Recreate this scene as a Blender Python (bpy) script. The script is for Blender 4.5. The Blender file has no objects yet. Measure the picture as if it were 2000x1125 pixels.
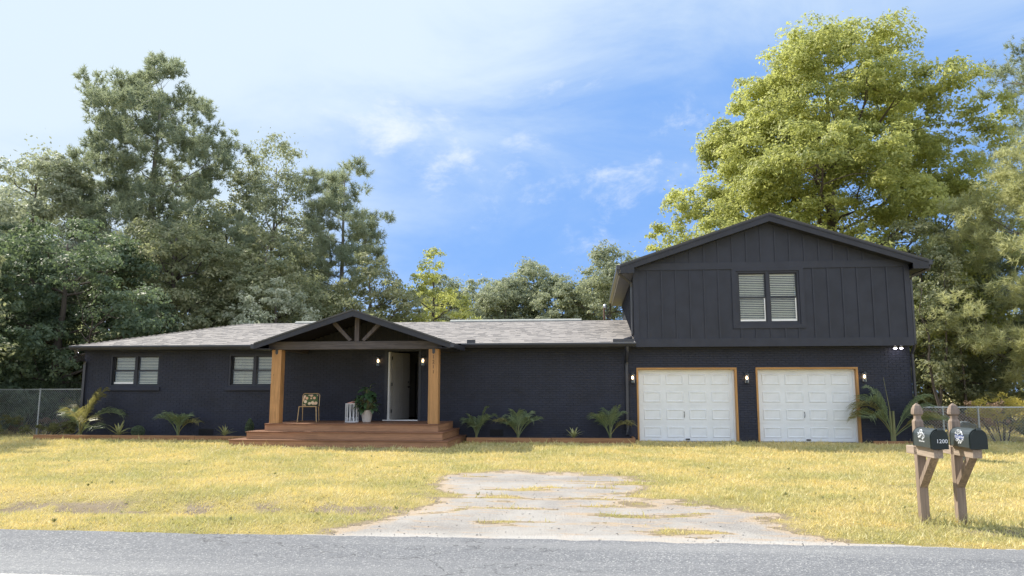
import bpy, math, random
import numpy as np
from mathutils import Vector, Matrix
R = math.radians
sc = bpy.context.scene
col = sc.collection
random.seed(7)
rng = np.random.default_rng(7)

# ------------------------------------------------------------------ camera
H = 1.45
PITCH = math.atan(203.5/1480); YAW = R(5.8)
cd = bpy.data.cameras.new('camera'); cam = bpy.data.objects.new('camera', cd); col.objects.link(cam)
cd.sensor_width = 36; cd.lens = 1480/2000*36; cd.clip_end = 2000; cd.clip_start = .1
cam.location = (0, -22.6, H)
cam.rotation_euler = (math.pi/2+PITCH, 0, YAW)
sc.camera = cam

# ------------------------------------------------------------------ sky and sun
SUN = Vector((-.78, .47, 1.0)).normalized()
EXPOSURE = 0.5
world = bpy.data.worlds.new('World'); sc.world = world; world.use_nodes = True
sc.view_settings.view_transform = 'Standard'; sc.view_settings.look = 'None'
sc.view_settings.exposure = EXPOSURE; sc.view_settings.gamma = 1; sc.view_settings.use_curve_mapping = False

class NT:
    def __init__(s, nt): s.nt = nt; nt.nodes.clear()
    def n(s, t, **k):
        nd = s.nt.nodes.new(t)
        for a, b in k.items(): setattr(nd, a, b)
        return nd
    def l(s, a, b): s.nt.links.new(a, b)
    def setin(s, nd, key, v):
        if hasattr(v, 'is_linked') or isinstance(v, bpy.types.NodeSocket): s.l(v, nd.inputs[key])
        else: nd.inputs[key].default_value = v
    def math(s, op, a, b=None, c=None, clamp=False):
        nd = s.n('ShaderNodeMath', operation=op, use_clamp=clamp); s.setin(nd, 0, a)
        if b is not None: s.setin(nd, 1, b)
        if c is not None: s.setin(nd, 2, c)
        return nd.outputs[0]
    def mix(s, f, a, b, blend='MIX'):
        nd = s.n('ShaderNodeMix', data_type='RGBA', blend_type=blend)
        s.setin(nd, 0, f); s.setin(nd, 6, a if not isinstance(a, tuple) else (*a, 1)[:4]); s.setin(nd, 7, b if not isinstance(b, tuple) else (*b, 1)[:4])
        return nd.outputs[2]
    def noise(s, vec, scale, detail=4, rough=.55, dist=0):
        nd = s.n('ShaderNodeTexNoise'); s.l(vec, nd.inputs['Vector'])
        nd.inputs['Scale'].default_value = scale; nd.inputs['Detail'].default_value = detail
        nd.inputs['Roughness'].default_value = rough; nd.inputs['Distortion'].default_value = dist
        return nd.outputs[0]
    def ramp(s, f, a, b):
        nd = s.n('ShaderNodeMapRange', interpolation_type='SMOOTHSTEP'); s.setin(nd, 0, f)
        nd.inputs[1].default_value = a; nd.inputs[2].default_value = b
        return nd.outputs[0]
    def scale(s, vec, sc3, rot=(0, 0, 0)):
        nd = s.n('ShaderNodeMapping'); s.l(vec, nd.inputs[0]); nd.inputs['Scale'].default_value = sc3; nd.inputs['Rotation'].default_value = rot
        return nd.outputs[0]
    def dot(s, vec, d):
        nd = s.n('ShaderNodeVectorMath', operation='DOT_PRODUCT'); s.l(vec, nd.inputs[0]); nd.inputs[1].default_value = d
        return nd.outputs['Value']

def build_world():
    w = NT(world.node_tree)
    sky = w.n('ShaderNodeTexSky', sky_type='NISHITA'); sky.sun_disc = False
    sky.sun_elevation = math.asin(SUN.z); sky.sun_rotation = math.atan2(SUN.x, SUN.y)
    sky.air_density = 1.0; sky.dust_density = .6; sky.ozone_density = 2.0
    tc = w.n('ShaderNodeTexCoord').outputs['Generated']
    sep = w.n('ShaderNodeSeparateXYZ'); w.l(tc, sep.inputs[0]); z = sep.outputs[2]
    S = 10.0
    clear = w.mix(w.ramp(z, .0, .7), (.165*S, .335*S, .71*S), (.165*S, .335*S, .69*S))
    base = w.mix(.88, sky.outputs[0], clear)
    # thin veil, thickest towards the sun side
    toward = w.dot(tc, (-.72, .38, .58))
    v1 = w.noise(w.scale(tc, (1.6, 1.6, 4.2), (0.25, -.5, 0)), 1.7, 6, .6, .6)
    v = w.math('ADD', w.math('MULTIPLY', w.ramp(toward, .50, .98), 1.0), w.math('MULTIPLY', w.math('SUBTRACT', v1, .5), 1.15))
    up = w.math('MULTIPLY', w.ramp(z, .30, .52), .42)
    veil = w.math('MULTIPLY', w.ramp(w.math('ADD', v, up), -.12, .88), .97, clamp=True)
    sky_fill = w.ramp(w.dot(tc, (.55, -.80, .15)), -.25, .75)      # bright veil added behind the camera to lift light on the house front
    vc = w.mix(sky_fill, (.555*S, .65*S, .73*S), (.84*S, .92*S, 1.04*S))
    c1 = w.mix(w.math('MAXIMUM', veil, w.math('MULTIPLY', sky_fill, .9)), base, vc)
    # low broken cumulus
    n2 = w.noise(w.scale(tc, (1, 1, 1.7)), 9.0, 10, .66, .25)
    n3 = w.noise(tc, 3.5, 5, .6, .5)
    puffs = None
    for c, rad, amt in (((-.244, .914, .322), .115, 1.0), ((-.175, .938, .300), .07, .75), ((-.069, .946, .318), .085, .62), ((-.03, .96, .25), .20, .35),
                    ((.93, -.2, .3), .35, .9), ((-.3, -.9, .3), .4, 1.0), ((.5, -.75, .4), .4, 1.0), ((-.9, -.35, .3), .4, 1.0)):
        sb = w.n('ShaderNodeVectorMath', operation='SUBTRACT'); w.l(tc, sb.inputs[0]); sb.inputs[1].default_value = c
        ml = w.n('ShaderNodeVectorMath', operation='MULTIPLY'); w.l(sb.outputs[0], ml.inputs[0]); ml.inputs[1].default_value = (1, 1, 2.1)
        ln = w.n('ShaderNodeVectorMath', operation='LENGTH'); w.l(ml.outputs[0], ln.inputs[0])
        m = w.math('MULTIPLY', w.math('SUBTRACT', 1.0, w.math('DIVIDE', ln.outputs['Value'], rad)), amt)
        puffs = m if puffs is None else w.math('MAXIMUM', puffs, m)
    puffs = w.math('MAXIMUM', puffs, -.6)
    cf = w.ramp(w.math('ADD', w.math('MULTIPLY', puffs, .55), w.math('ADD', w.math('MULTIPLY', w.math('SUBTRACT', n2, .5), 1.6), w.math('MULTIPLY', w.math('SUBTRACT', n3, .5), .6))), .08, .62)
    c2 = w.mix(w.math('MULTIPLY', cf, .92), c1, (.66*S, .71*S, .76*S))
    hz = w.math('MULTIPLY', w.ramp(z, .10, -.02), .25)
    c3 = w.mix(hz, c2, (.36*S, .50*S, .72*S))
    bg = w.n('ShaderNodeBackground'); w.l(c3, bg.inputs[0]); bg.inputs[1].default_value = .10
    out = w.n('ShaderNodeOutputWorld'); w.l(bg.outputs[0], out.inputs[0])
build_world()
ld = bpy.data.lights.new('sun', 'SUN'); ld.energy = 4.8; ld.angle = R(.55); ld.color = (1, .93, .80)
sun = bpy.data.objects.new('sun', ld); col.objects.link(sun)
sun.rotation_euler = (-SUN).to_track_quat('-Z', 'Y').to_euler(); sun.location = (-30, 10, 40)

# ------------------------------------------------------------------ helpers
def tag(o, label=None, cat=None, group=None, kind=None):
    if label: o['label'] = label
    if cat: o['category'] = cat
    if group: o['group'] = group
    if kind: o['kind'] = kind
    return o
def link(name, me, parent=None, loc=None):
    o = bpy.data.objects.new(name, me); col.objects.link(o)
    if parent is not None: o.parent = parent
    if loc is not None: o.location = loc
    return o
def empty(name, loc=(0, 0, 0), rz=0, label=None, cat=None, group=None):
    o = bpy.data.objects.new(name, None); col.objects.link(o); o.location = loc; o.rotation_euler = (0, 0, rz); o.empty_display_size = .2
    return tag(o, label, cat, group)
def mesh_np(name, V, F, mat, attr=None, uniform=True, smooth=False):
    me = bpy.data.meshes.new(name)
    V = np.asarray(V, dtype=np.float32); F = np.asarray(F, dtype=np.int32)
    k = F.shape[1]
    me.vertices.add(len(V)); me.vertices.foreach_set('co', V.ravel())
    me.loops.add(F.size); me.loops.foreach_set('vertex_index', F.ravel())
    me.polygons.add(len(F)); me.polygons.foreach_set('loop_start', np.arange(0, F.size, k, dtype=np.int32))
    me.polygons.foreach_set('loop_total', np.full(len(F), k, dtype=np.int32))
    if smooth: me.polygons.foreach_set('use_smooth', np.ones(len(F), dtype=bool))
    if attr is not None:
        a = me.attributes.new('var', 'FLOAT', 'FACE'); a.data.foreach_set('value', np.asarray(attr, dtype=np.float32))
    me.update(calc_edges=True)
    if mat: me.materials.append(mat)
    return me
class MB:
    def __init__(s): s.v = []; s.f = []; s.a = []; s.cur = .5
    def face(s, *idx): s.f.append(idx); s.a.append(s.cur)
    def box(s, x0, x1, y0, y1, z0, z1):
        n = len(s.v)
        s.v += [(x0, y0, z0), (x1, y0, z0), (x1, y1, z0), (x0, y1, z0), (x0, y0, z1), (x1, y0, z1), (x1, y1, z1), (x0, y1, z1)]
        for q in ((0, 3, 2, 1), (4, 5, 6, 7), (0, 1, 5, 4), (1, 2, 6, 5), (2, 3, 7, 6), (3, 0, 4, 7)): s.face(*[n+i for i in q])
        return s
    def poly(s, pts):
        n = len(s.v); s.v += [tuple(p) for p in pts]; s.face(*range(n, n+len(pts))); return s
    def prism(s, pts, d):      # polygon pts (3D) extruded by vector d
        n = len(s.v); k = len(pts); d = Vector(d)
        s.v += [tuple(p) for p in pts] + [tuple(Vector(p)+d) for p in pts]
        s.face(*range(n+k-1, n-1, -1)); s.face(*range(n+k, n+2*k))
        for i in range(k): j = (i+1) % k; s.face(n+i, n+j, n+k+j, n+k+i)
        return s
    def tube(s, pts, r, n=8, cap=True):
        pts = [Vector(p) for p in pts]; rs = r if isinstance(r, (list, tuple)) else [r]*len(pts)
        base = len(s.v); up = Vector((.13, .21, .97))
        for i, p in enumerate(pts):
            t = (pts[min(i+1, len(pts)-1)]-pts[max(i-1, 0)])
            if t.length < 1e-9: t = Vector((0, 0, 1))
            t.normalize(); a = t.cross(up)
            if a.length < .05: a = t.cross(Vector((1, 0, 0)))
            a.normalize(); b = t.cross(a)
            for k in range(n):
                an = 2*math.pi*k/n; s.v.append(tuple(p+a*math.cos(an)*rs[i]+b*math.sin(an)*rs[i]))
        for i in range(len(pts)-1):
            for k in range(n):
                q = (k+1) % n; s.face(base+i*n+k, base+i*n+q, base+(i+1)*n+q, base+(i+1)*n+k)
        if cap: s.face(*[base+k for k in range(n)][::-1]); s.face(*[base+(len(pts)-1)*n+k for k in range(n)])
        return s
    def lathe(s, prof, c=(0, 0, 0), n=20):
        base = len(s.v)
        for r, z in prof:
            for k in range(n): a = 2*math.pi*k/n; s.v.append((c[0]+r*math.cos(a), c[1]+r*math.sin(a), c[2]+z))
        for i in range(len(prof)-1):
            for k in range(n): q = (k+1) % n; s.face(base+i*n+k, base+i*n+q, base+(i+1)*n+q, base+(i+1)*n+k)
        return s
    def build(s, name, mat, parent=None, smooth=False, bevel=0, kind=None, label=None, loc=None):
        me = bpy.data.meshes.new(name); me.from_pydata(s.v, [], s.f)
        a = me.attributes.new('var', 'FLOAT', 'FACE'); a.data.foreach_set('value', s.a)
        me.materials.append(mat)
        if smooth: me.polygons.foreach_set('use_smooth', [True]*len(me.polygons))
        me.update(); o = link(name, me, parent, loc)
        if bevel:
            b = o.modifiers.new('bevel', 'BEVEL'); b.width = bevel; b.segments = 2; b.limit_method = 'ANGLE'
        if kind: o['kind'] = kind
        if label: o['label'] = label
        return o
def B(name, mat, parent, x0, x1, y0, y1, z0, z1, **k): return MB().box(x0, x1, y0, y1, z0, z1).build(name, mat, parent, **k)

def fbm(x, y, scale, octv=4, seed=0):
    r = np.random.default_rng(seed); tab = r.random((256, 256)); out = 0; amp = 1; tot = 0
    x = np.asarray(x)*scale; y = np.asarray(y)*scale
    for o in range(octv):
        xi = np.floor(x).astype(int); yi = np.floor(y).astype(int); fx = x-xi; fy = y-yi
        fx = fx*fx*(3-2*fx); fy = fy*fy*(3-2*fy)
        g = lambda a, b: tab[a % 256, b % 256]
        n = (g(xi, yi)*(1-fx)+g(xi+1, yi)*fx)*(1-fy)+(g(xi, yi+1)*(1-fx)+g(xi+1, yi+1)*fx)*fy
        out = out+amp*n; tot += amp; amp *= .5; x = x*2.03+17.3; y = y*2.03+9.1
    return out/tot

# ------------------------------------------------------------------ materials
def mat(name, fn):
    m = bpy.data.materials.new(name); m.use_nodes = True; w = NT(m.node_tree)
    out = w.n('ShaderNodeOutputMaterial'); sh = fn(w); w.l(sh, out.inputs[0]); return m
def pbsdf(w, colr, rough=.6, spec=.5, metal=0, bump=None, bstr=.3, bdist=.01, **k):
    p = w.n('ShaderNodeBsdfPrincipled')
    w.setin(p, 'Base Color', (*colr, 1) if isinstance(colr, tuple) else colr)
    w.setin(p, 'Roughness', rough); w.setin(p, 'Specular IOR Level', spec); w.setin(p, 'Metallic', metal)
    if bump is not None:
        b = w.n('ShaderNodeBump'); b.inputs['Strength'].default_value = bstr; b.inputs['Distance'].default_value = bdist
        w.l(bump, b.inputs['Height']); w.l(b.outputs[0], p.inputs['Normal'])
    return p
def oc(w): return w.n('ShaderNodeTexCoord').outputs['Object']
def attr(w, name='var'): return w.n('ShaderNodeAttribute', attribute_name=name).outputs['Fac']
def orand(w): return w.n('ShaderNodeObjectInfo').outputs['Random']
def painted(name, c, rough=.55, var=.15, scale=3, bscale=120, bstr=.15, useattr=False, spec=.4):
    def fn(w):
        t = oc(w); n1 = w.noise(t, scale, 5, .6); f = w.ramp(n1, .3, .7)
        c0 = tuple(x*(1-var) for x in c); c1 = tuple(min(1, x*(1+var)) for x in c)
        k = w.mix(f, c0, c1)
        if useattr:
            k = w.mix(w.math('MULTIPLY', attr(w), .5), k, tuple(x*1.35 for x in c))
        return pbsdf(w, k, rough, spec, bump=w.noise(t, bscale, 3), bstr=bstr, bdist=.004).outputs[0]
    return mat(name, fn)
def wood(name, c, dark=.55, axis='X', rough=.6, spots=0, gs=1.0):
    s = {'X': (1.2, 22, 22), 'Y': (22, 1.2, 22), 'Z': (22, 22, 1.2)}[axis]
    def fn(w):
        t = oc(w); add = w.n('ShaderNodeVectorMath', operation='ADD'); w.l(t, add.inputs[0])
        cmb = w.n('ShaderNodeCombineXYZ'); r = orand(w)
        for i in range(3): w.l(w.math('MULTIPLY', r, 13.7+i), cmb.inputs[i])
        w.l(cmb.outputs[0], add.inputs[1])
        v = w.scale(add.outputs[0], tuple(x*gs for x in s)); g = w.noise(v, 1.0, 6, .62, 1.2)
        g2 = w.noise(w.scale(add.outputs[0], tuple(x*3*gs for x in s)), 1.0, 3, .6, .4)
        f = w.math('ADD', w.math('MULTIPLY', g, .7), w.math('MULTIPLY', g2, .3))
        c0 = tuple(x*dark for x in c); k = w.mix(w.ramp(f, .36, .62), c0, c)
        k = w.mix(w.math('MULTIPLY', r, .35), k, tuple(x*.62 for x in c))
        blot = w.noise(add.outputs[0], 2.3, 3, .5)
        k = w.mix(w.math('MULTIPLY', w.ramp(blot, .5, .75), .35), k, tuple(x*.5 for x in c))
        if spots:
            vo = w.n('ShaderNodeTexVoronoi'); w.l(w.scale(add.outputs[0], (1, 1, 1)), vo.inputs[0]); vo.inputs['Scale'].default_value = 2.2
            k = w.mix(w.ramp(vo.outputs['Distance'], .07, .035), k, tuple(x*.25 for x in c))
        return pbsdf(w, k, rough, .35, bump=f, bstr=.35, bdist=.004).outputs[0]
    return mat(name, fn)
NAVY = (.023, .026, .043)
M = {}
def f_brick(w):
    t = oc(w); sp = w.n('ShaderNodeSeparateXYZ'); w.l(t, sp.inputs[0]); z = sp.outputs[2]
    n1 = w.noise(t, 1.1, 6, .65); n2 = w.noise(w.scale(t, (7, 7, .6)), 1, 5, .6); c = NAVY
    k = w.mix(w.ramp(n1, .3, .7), tuple(x*.72 for x in c), tuple(x*1.38 for x in c))
    k = w.mix(w.math('MULTIPLY', attr(w), .35), k, tuple(x*1.5 for x in c))
    k = w.mix(w.math('MULTIPLY', w.ramp(n2, .55, .75), .30), k, (.050, .052, .062))
    lo = w.math('ADD', w.ramp(z, .55, .02), w.math('MULTIPLY', w.math('SUBTRACT', w.noise(t, 5, 5, .7), .5), 1.4))
    k = w.mix(w.math('MULTIPLY', w.ramp(lo, .55, 1.2), .4), k, (.085, .07, .055))
    return pbsdf(w, k, w.math('ADD', .5, w.math('MULTIPLY', n1, .3)), .4, bump=w.noise(t, 80, 3), bstr=.5, bdist=.004).outputs[0]
M['brick'] = mat('painted_brick', f_brick)
M['mortar'] = painted('painted_mortar', tuple(x*.82 for x in NAVY), .7, .15, 2, 60, .4)
M['siding'] = painted('painted_siding', (.027, .0305, .046), .55, .16, 2.2, 70, .35)
M['trim'] = painted('painted_trim', (.030, .0335, .050), .5, .12, 3, 70, .25)
M['fascia'] = painted('black_fascia', (.026, .028, .039), .5, .15, 2, 60, .2)
M['gutter'] = painted('gutter_metal', (.035, .037, .05), .32, .1, 2, 30, .05, spec=.6)
M['flashing'] = painted('drip_edge', (.42, .45, .5), .35, .1, 3, 30, .05)
M['beam'] = wood('dark_stained_beam', (.10, .085, .085), .5, 'X')
M['beamZ'] = wood('dark_stained_strut', (.12, .10, .10), .5, 'Z')
M['post'] = wood('honey_stained_post', (.54, .29, .12), .66, 'Z', .5, 1, .7)
M['deck'] = wood('red_stained_deck', (.31, .15, .085), .6, 'X', .5)
M['deckY'] = wood('red_stained_deck_side', (.31, .15, .085), .6, 'Y', .5)
M['riser'] = wood('red_stained_riser', (.48, .255, .14), .62, 'X', .55)
M['riserY'] = wood('red_stained_riser_side', (.48, .255, .14), .62, 'Y', .55)
M['edge'] = wood('timber_edge', (.44, .23, .11), .55, 'X', .7)
M['gtrimX'] = wood('door_trim_top', (.55, .29, .10), .72, 'X', .5)
M['gtrimZ'] = wood('door_trim_side', (.55, .29, .10), .72, 'Z', .5)
M['greywood'] = wood('weathered_grey_wood', (.36, .275, .22), .55, 'Z', .8, 0, .8)
M['greywoodY'] = wood('weathered_grey_wood_arm', (.46, .37, .30), .6, 'Y', .8, 1, .8)
def f_white(w):
    t = oc(w); sp = w.n('ShaderNodeSeparateXYZ'); w.l(t, sp.inputs[0]); n = w.noise(t, 2.4, 6, .65); st = w.noise(w.scale(t, (14, 14, .8)), 1, 5, .6)
    k = w.mix(w.ramp(n, .35, .7), (.86, .875, .89), (.79, .805, .81)); k = w.mix(w.math('MULTIPLY', w.ramp(st, .55, .8), .18), k, (.62, .62, .58))
    return pbsdf(w, k, .4, .5, bump=w.noise(t, 26, 3), bstr=.06, bdist=.004).outputs[0]
M['white'] = mat('white_door_paint', f_white)
M['vinyl'] = painted('white_vinyl', (.86, .86, .86), .4, .03)
M['blind'] = painted('blind_cream', (.92, .89, .76), .5, .05)
M['sash'] = painted('black_sash', (.03, .032, .04), .4, .1)
M['steel'] = painted('dark_steel', (.03, .03, .035), .35, .1, spec=.6)
M['galv'] = mat('galvanised_steel', lambda w: pbsdf(w, w.mix(w.noise(oc(w), 9, 4), (.42, .45, .47), (.62, .65, .68)), .38, .5, .75).outputs[0])
M['gold'] = mat('brass_tube', lambda w: pbsdf(w, (.62, .44, .24), .35, .5, .55).outputs[0])
M['whitemetal'] = painted('white_metal', (.82, .83, .85), .4, .03)
M['room'] = painted('interior_wall', (.26, .25, .24), .8, .05)  # grey darkened, the unlit hall's shade is in the colour
M['roomdark'] = painted('interior_dark', (.012, .012, .015), .6, .1)  # near-black colour holding the dark of unlit rooms
M['roomfloor'] = wood('interior_floor', (.10, .07, .05), .6, 'X')
M['bronze'] = painted('mailbox_paint', (.045, .060, .068), .42, .15, 5, 40, .1, spec=.6)
M['boxdoor'] = painted('mailbox_door_paint', (.012, .02, .022), .4, .1, 5, 40, .1)
M['decal'] = painted('white_decal', (.85, .87, .9), .5, .02)
M['decalblue'] = painted('blue_decal', (.08, .12, .30), .5, .05)
M['number'] = painted('dark_number', (.05, .03, .02), .4, .05)
M['greyplastic'] = painted('grey_plastic', (.10, .115, .125), .5, .1)
M['red'] = painted('red_cover', (.50, .10, .07), .5, .1)
M['coral'] = painted('coral_page', (.75, .42, .34), .5, .1)
M['pipe'] = painted('rusty_pipe', (.20, .12, .09), .6, .4, 14)
M['vent'] = painted('vent_black', (.01, .01, .012), .6, .1)
def f_glass(w):
    g = w.n('ShaderNodeBsdfGlossy'); g.inputs['Roughness'].default_value = .02; g.inputs[0].default_value = (.9, .95, 1, 1)
    t = w.n('ShaderNodeBsdfTransparent'); t.inputs[0].default_value = (.95, .96, .94, 1)
    fr = w.n('ShaderNodeFresnel'); fr.inputs[0].default_value = 1.5
    mx = w.n('ShaderNodeMixShader'); w.l(w.math('MULTIPLY', fr.outputs[0], .9, clamp=True), mx.inputs[0]); w.l(t.outputs[0], mx.inputs[1]); w.l(g.outputs[0], mx.inputs[2])
    return mx.outputs[0]
M['glass'] = mat('window_glass', f_glass)
def f_emit(c, s):
    def fn(w):
        e = w.n('ShaderNodeEmission'); e.inputs[0].default_value = (*c, 1); e.inputs[1].default_value = s; return e.outputs[0]
    return fn
M['bulb'] = mat('lit_bulb', f_emit((1, .62, .30), 9))
M['led'] = mat('lit_floodlight', f_emit((.90, .85, 1), 14))
def f_shingle(w):
    t = oc(w); a = attr(w)
    c = w.mix(a, (.325, .305, .295), (.385, .36, .345))
    c = w.mix(w.math('MULTIPLY', w.noise(w.scale(t, (1, 1, 1)), 1.1, 4, .6), .45), c, (.34, .30, .28))
    sp = w.noise(t, 90, 3, .8)
    c = w.mix(w.math('MULTIPLY', w.ramp(sp, .45, .75), .5), c, (.18, .17, .17))
    return pbsdf(w, c, .9, .2, bump=sp, bstr=.5, bdist=.004).outputs[0]
M['vent_cap'] = painted('ridge_vent_cap', (.30, .31, .30), .8, .15, 8)
M['shingle'] = mat('asphalt_shingle', f_shingle)
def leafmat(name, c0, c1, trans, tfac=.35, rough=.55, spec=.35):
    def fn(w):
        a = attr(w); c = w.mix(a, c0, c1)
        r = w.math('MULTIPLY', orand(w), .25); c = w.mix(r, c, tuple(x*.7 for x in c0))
        p = pbsdf(w, c, rough, spec)
        t = w.n('ShaderNodeBsdfTranslucent'); w.l(w.mix(a, tuple(x*.75 for x in trans), trans), t.inputs[0])
        mx = w.n('ShaderNodeMixShader'); mx.inputs[0].default_value = tfac; w.l(p.outputs[0], mx.inputs[1]); w.l(t.outputs[0], mx.inputs[2])
        return mx.outputs[0]
    return mat(name, fn)
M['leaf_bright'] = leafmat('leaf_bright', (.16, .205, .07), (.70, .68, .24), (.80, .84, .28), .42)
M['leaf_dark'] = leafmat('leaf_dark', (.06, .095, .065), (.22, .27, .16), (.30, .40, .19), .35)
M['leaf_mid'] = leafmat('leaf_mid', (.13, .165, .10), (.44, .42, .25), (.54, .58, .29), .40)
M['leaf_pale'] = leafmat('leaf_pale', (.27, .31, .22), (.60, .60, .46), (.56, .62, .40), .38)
M['leaf_far'] = leafmat('leaf_far', (.22, .26, .19), (.46, .48, .32), (.55, .60, .36), .40)  # greens lifted paler to stand in for haze over distant trees
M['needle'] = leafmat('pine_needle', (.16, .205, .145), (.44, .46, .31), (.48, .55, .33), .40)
M['needle_gold'] = leafmat('pine_needle_gold', (.26, .29, .15), (.70, .68, .38), (.76, .78, .38), .40)
M['palm'] = leafmat('palm_leaf', (.12, .17, .09), (.30, .35, .18), (.40, .48, .20), .3, .4)
M['palmdry'] = leafmat('palm_leaf_yellow', (.16, .16, .06), (.36, .32, .13), (.45, .42, .14), .35, .45)
M['ficus'] = leafmat('glossy_leaf', (.035, .075, .035), (.10, .17, .08), (.14, .25, .07), .2, .3, .5)
M['variegated'] = leafmat('variegated_leaf', (.36, .38, .14), (.70, .66, .36), (.6, .6, .25), .3, .45)
M['goldflower'] = leafmat('gold_shrub_leaf', (.34, .31, .07), (.80, .62, .14), (.80, .70, .20), .42)
M['drybrush'] = leafmat('dry_brush', (.22, .15, .10), (.46, .33, .22), (.4, .3, .2), .3)
M['weed'] = leafmat('tall_weed', (.13, .15, .06), (.34, .32, .16), (.4, .4, .15), .35)
def f_bark(c0, c1):
    def fn(w):
        t = oc(w); n = w.noise(w.scale(t, (9, 9, 2)), 1, 6, .65, .8)
        return pbsdf(w, w.mix(n, c0, c1), .9, .15, bump=n, bstr=.7, bdist=.03).outputs[0]
    return fn
M['bark'] = mat('bark_brown', f_bark((.05, .042, .038), (.20, .17, .15)))
M['bark_grey'] = mat('bark_grey', f_bark((.10, .09, .085), (.34, .31, .29)))
M['stem'] = mat('palm_stem', f_bark((.13, .14, .06), (.34, .33, .17)))
def f_grass(w):
    a = attr(w); g = w.n('ShaderNodeNewGeometry').outputs['Position']
    n = w.noise(g, .55, 4, .6); n2 = w.noise(g, 2.6, 3, .6)
    f = w.math('ADD', w.math('MULTIPLY', n, .6), w.math('MULTIPLY', n2, .4))
    c = w.mix(w.ramp(f, .36, .62), (.50, .475, .19), (.84, .67, .29))
    c = w.mix(w.math('MULTIPLY', a, .55), c, (.92, .84, .58))
    p = pbsdf(w, c, .6, .25)
    t = w.n('ShaderNodeBsdfTranslucent'); w.l(w.mix(.3, c, (.6, .6, .1)), t.inputs[0])
    mx = w.n('ShaderNodeMixShader'); mx.inputs[0].default_value = .35; w.l(p.outputs[0], mx.inputs[1]); w.l(t.outputs[0], mx.inputs[2])
    return mx.outputs[0]
M['grass'] = mat('grass_blade', f_grass)
def f_lawn(w):
    t = oc(w); n = w.noise(t, .55, 4, .6); n2 = w.noise(t, 3, 5, .65); n3 = w.noise(t, 28, 5, .75)
    f = w.math('ADD', w.math('MULTIPLY', n, .6), w.math('MULTIPLY', n2, .4))
    c = w.mix(w.ramp(f, .36, .62), (.30, .27, .11), (.54, .43, .20))
    c = w.mix(w.math('MULTIPLY', w.ramp(n3, .4, .7), .6), c, (.40, .33, .13))
    dirt = attr(w, 'dirt')
    c = w.mix(w.ramp(w.math('ADD', dirt, w.math('MULTIPLY', w.math('SUBTRACT', n3, .5), 1.1)), .35, .7), c, w.mix(n2, (.20, .15, .10), (.46, .38, .28)))
    return pbsdf(w, c, .95, .1, bump=n3, bstr=.9, bdist=.05).outputs[0]
M['lawn'] = mat('lawn_soil', f_lawn)
def f_gravel(w):
    t = oc(w); n = w.noise(t, .8, 5, .6); n2 = w.noise(t, 60, 4, .8); n3 = w.noise(w.scale(t, (1, 3, 1)), 2.2, 5, .65)
    vo = w.n('ShaderNodeTexVoronoi'); w.l(t, vo.inputs[0]); vo.inputs['Scale'].default_value = 45
    c = w.mix(w.ramp(n, .35, .65), (.27, .25, .235), (.40, .375, .35))
    c = w.mix(w.math('MULTIPLY', w.ramp(n3, .52, .64), .7), c, (.42, .30, .20))
    c = w.mix(w.ramp(w.math('ADD', attr(w, 'dirt'), w.math('MULTIPLY', w.math('SUBTRACT', n2, .5), 1.2)), .35, .75), c, (.44, .33, .22))
    c = w.mix(w.math('MULTIPLY', w.ramp(n2, .5, .8), .7), c, (.22, .21, .21))
    c = w.mix(w.math('MULTIPLY', w.math('SUBTRACT', vo.outputs['Distance'], .2), .5, clamp=True), c, (.52, .50, .48))
    sand = attr(w, 'sand'); c = w.mix(w.math('MULTIPLY', sand, .55), c, (.52, .50, .48))
    h = w.math('ADD', n2, vo.outputs['Distance'])
    return pbsdf(w, c, .9, .15, bump=h, bstr=.6, bdist=.02).outputs[0]
M['gravel'] = mat('pale_gravel', f_gravel)
def f_road(w):
    t = oc(w); vo = w.n('ShaderNodeTexVoronoi'); w.l(t, vo.inputs[0]); vo.inputs['Scale'].default_value = 75
    n = w.noise(t, 1.3, 5, .6); n2 = w.noise(t, 75, 4, .8); tr = w.noise(w.scale(t, (.10, 1.5, 1)), 1, 4, .5); n4 = w.noise(t, .35, 4, .6)
    sepc = w.n('ShaderNodeSeparateColor'); w.l(vo.outputs['Color'], sepc.inputs[0])
    c = w.mix(sepc.outputs[0], (.135, .14, .155), (.25, .255, .27))
    c = w.mix(w.ramp(sepc.outputs[1], .86, .93), c, (.42, .42, .42))
    c = w.mix(w.math('MULTIPLY', w.ramp(n2, .50, .72), .45), c, (.085, .088, .10))
    c = w.mix(w.math('MULTIPLY', w.ramp(tr, .42, .66), .45), c, (.33, .33, .335))
    c = w.mix(w.math('MULTIPLY', w.ramp(n4, .35, .65), .30), c, (.15, .155, .17))
    ck = w.n('ShaderNodeTexVoronoi', feature='DISTANCE_TO_EDGE'); wp = w.n('ShaderNodeVectorMath', operation='ADD'); w.l(t, wp.inputs[0])
    nz = w.n('ShaderNodeTexNoise'); w.l(t, nz.inputs['Vector']); nz.inputs['Scale'].default_value = 2.5; nz.inputs['Detail'].default_value = 5
    w.l(nz.outputs['Color'], wp.inputs[1]); w.l(w.scale(wp.outputs[0], (.45, .8, 1)), ck.inputs[0]); ck.inputs['Scale'].default_value = 1.0
    crack = w.math('MULTIPLY', w.ramp(ck.outputs['Distance'], .010, .002), w.ramp(n4, .48, .58))
    c = w.mix(w.math('MULTIPLY', crack, .65), c, (.05, .05, .055))
    h = w.math('ADD', w.math('MULTIPLY', vo.outputs['Distance'], 1.2), n2)
    return pbsdf(w, c, .85, .25, bump=h, bstr=.6, bdist=.010).outputs[0]
M['road'] = mat('worn_asphalt', f_road)
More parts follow.
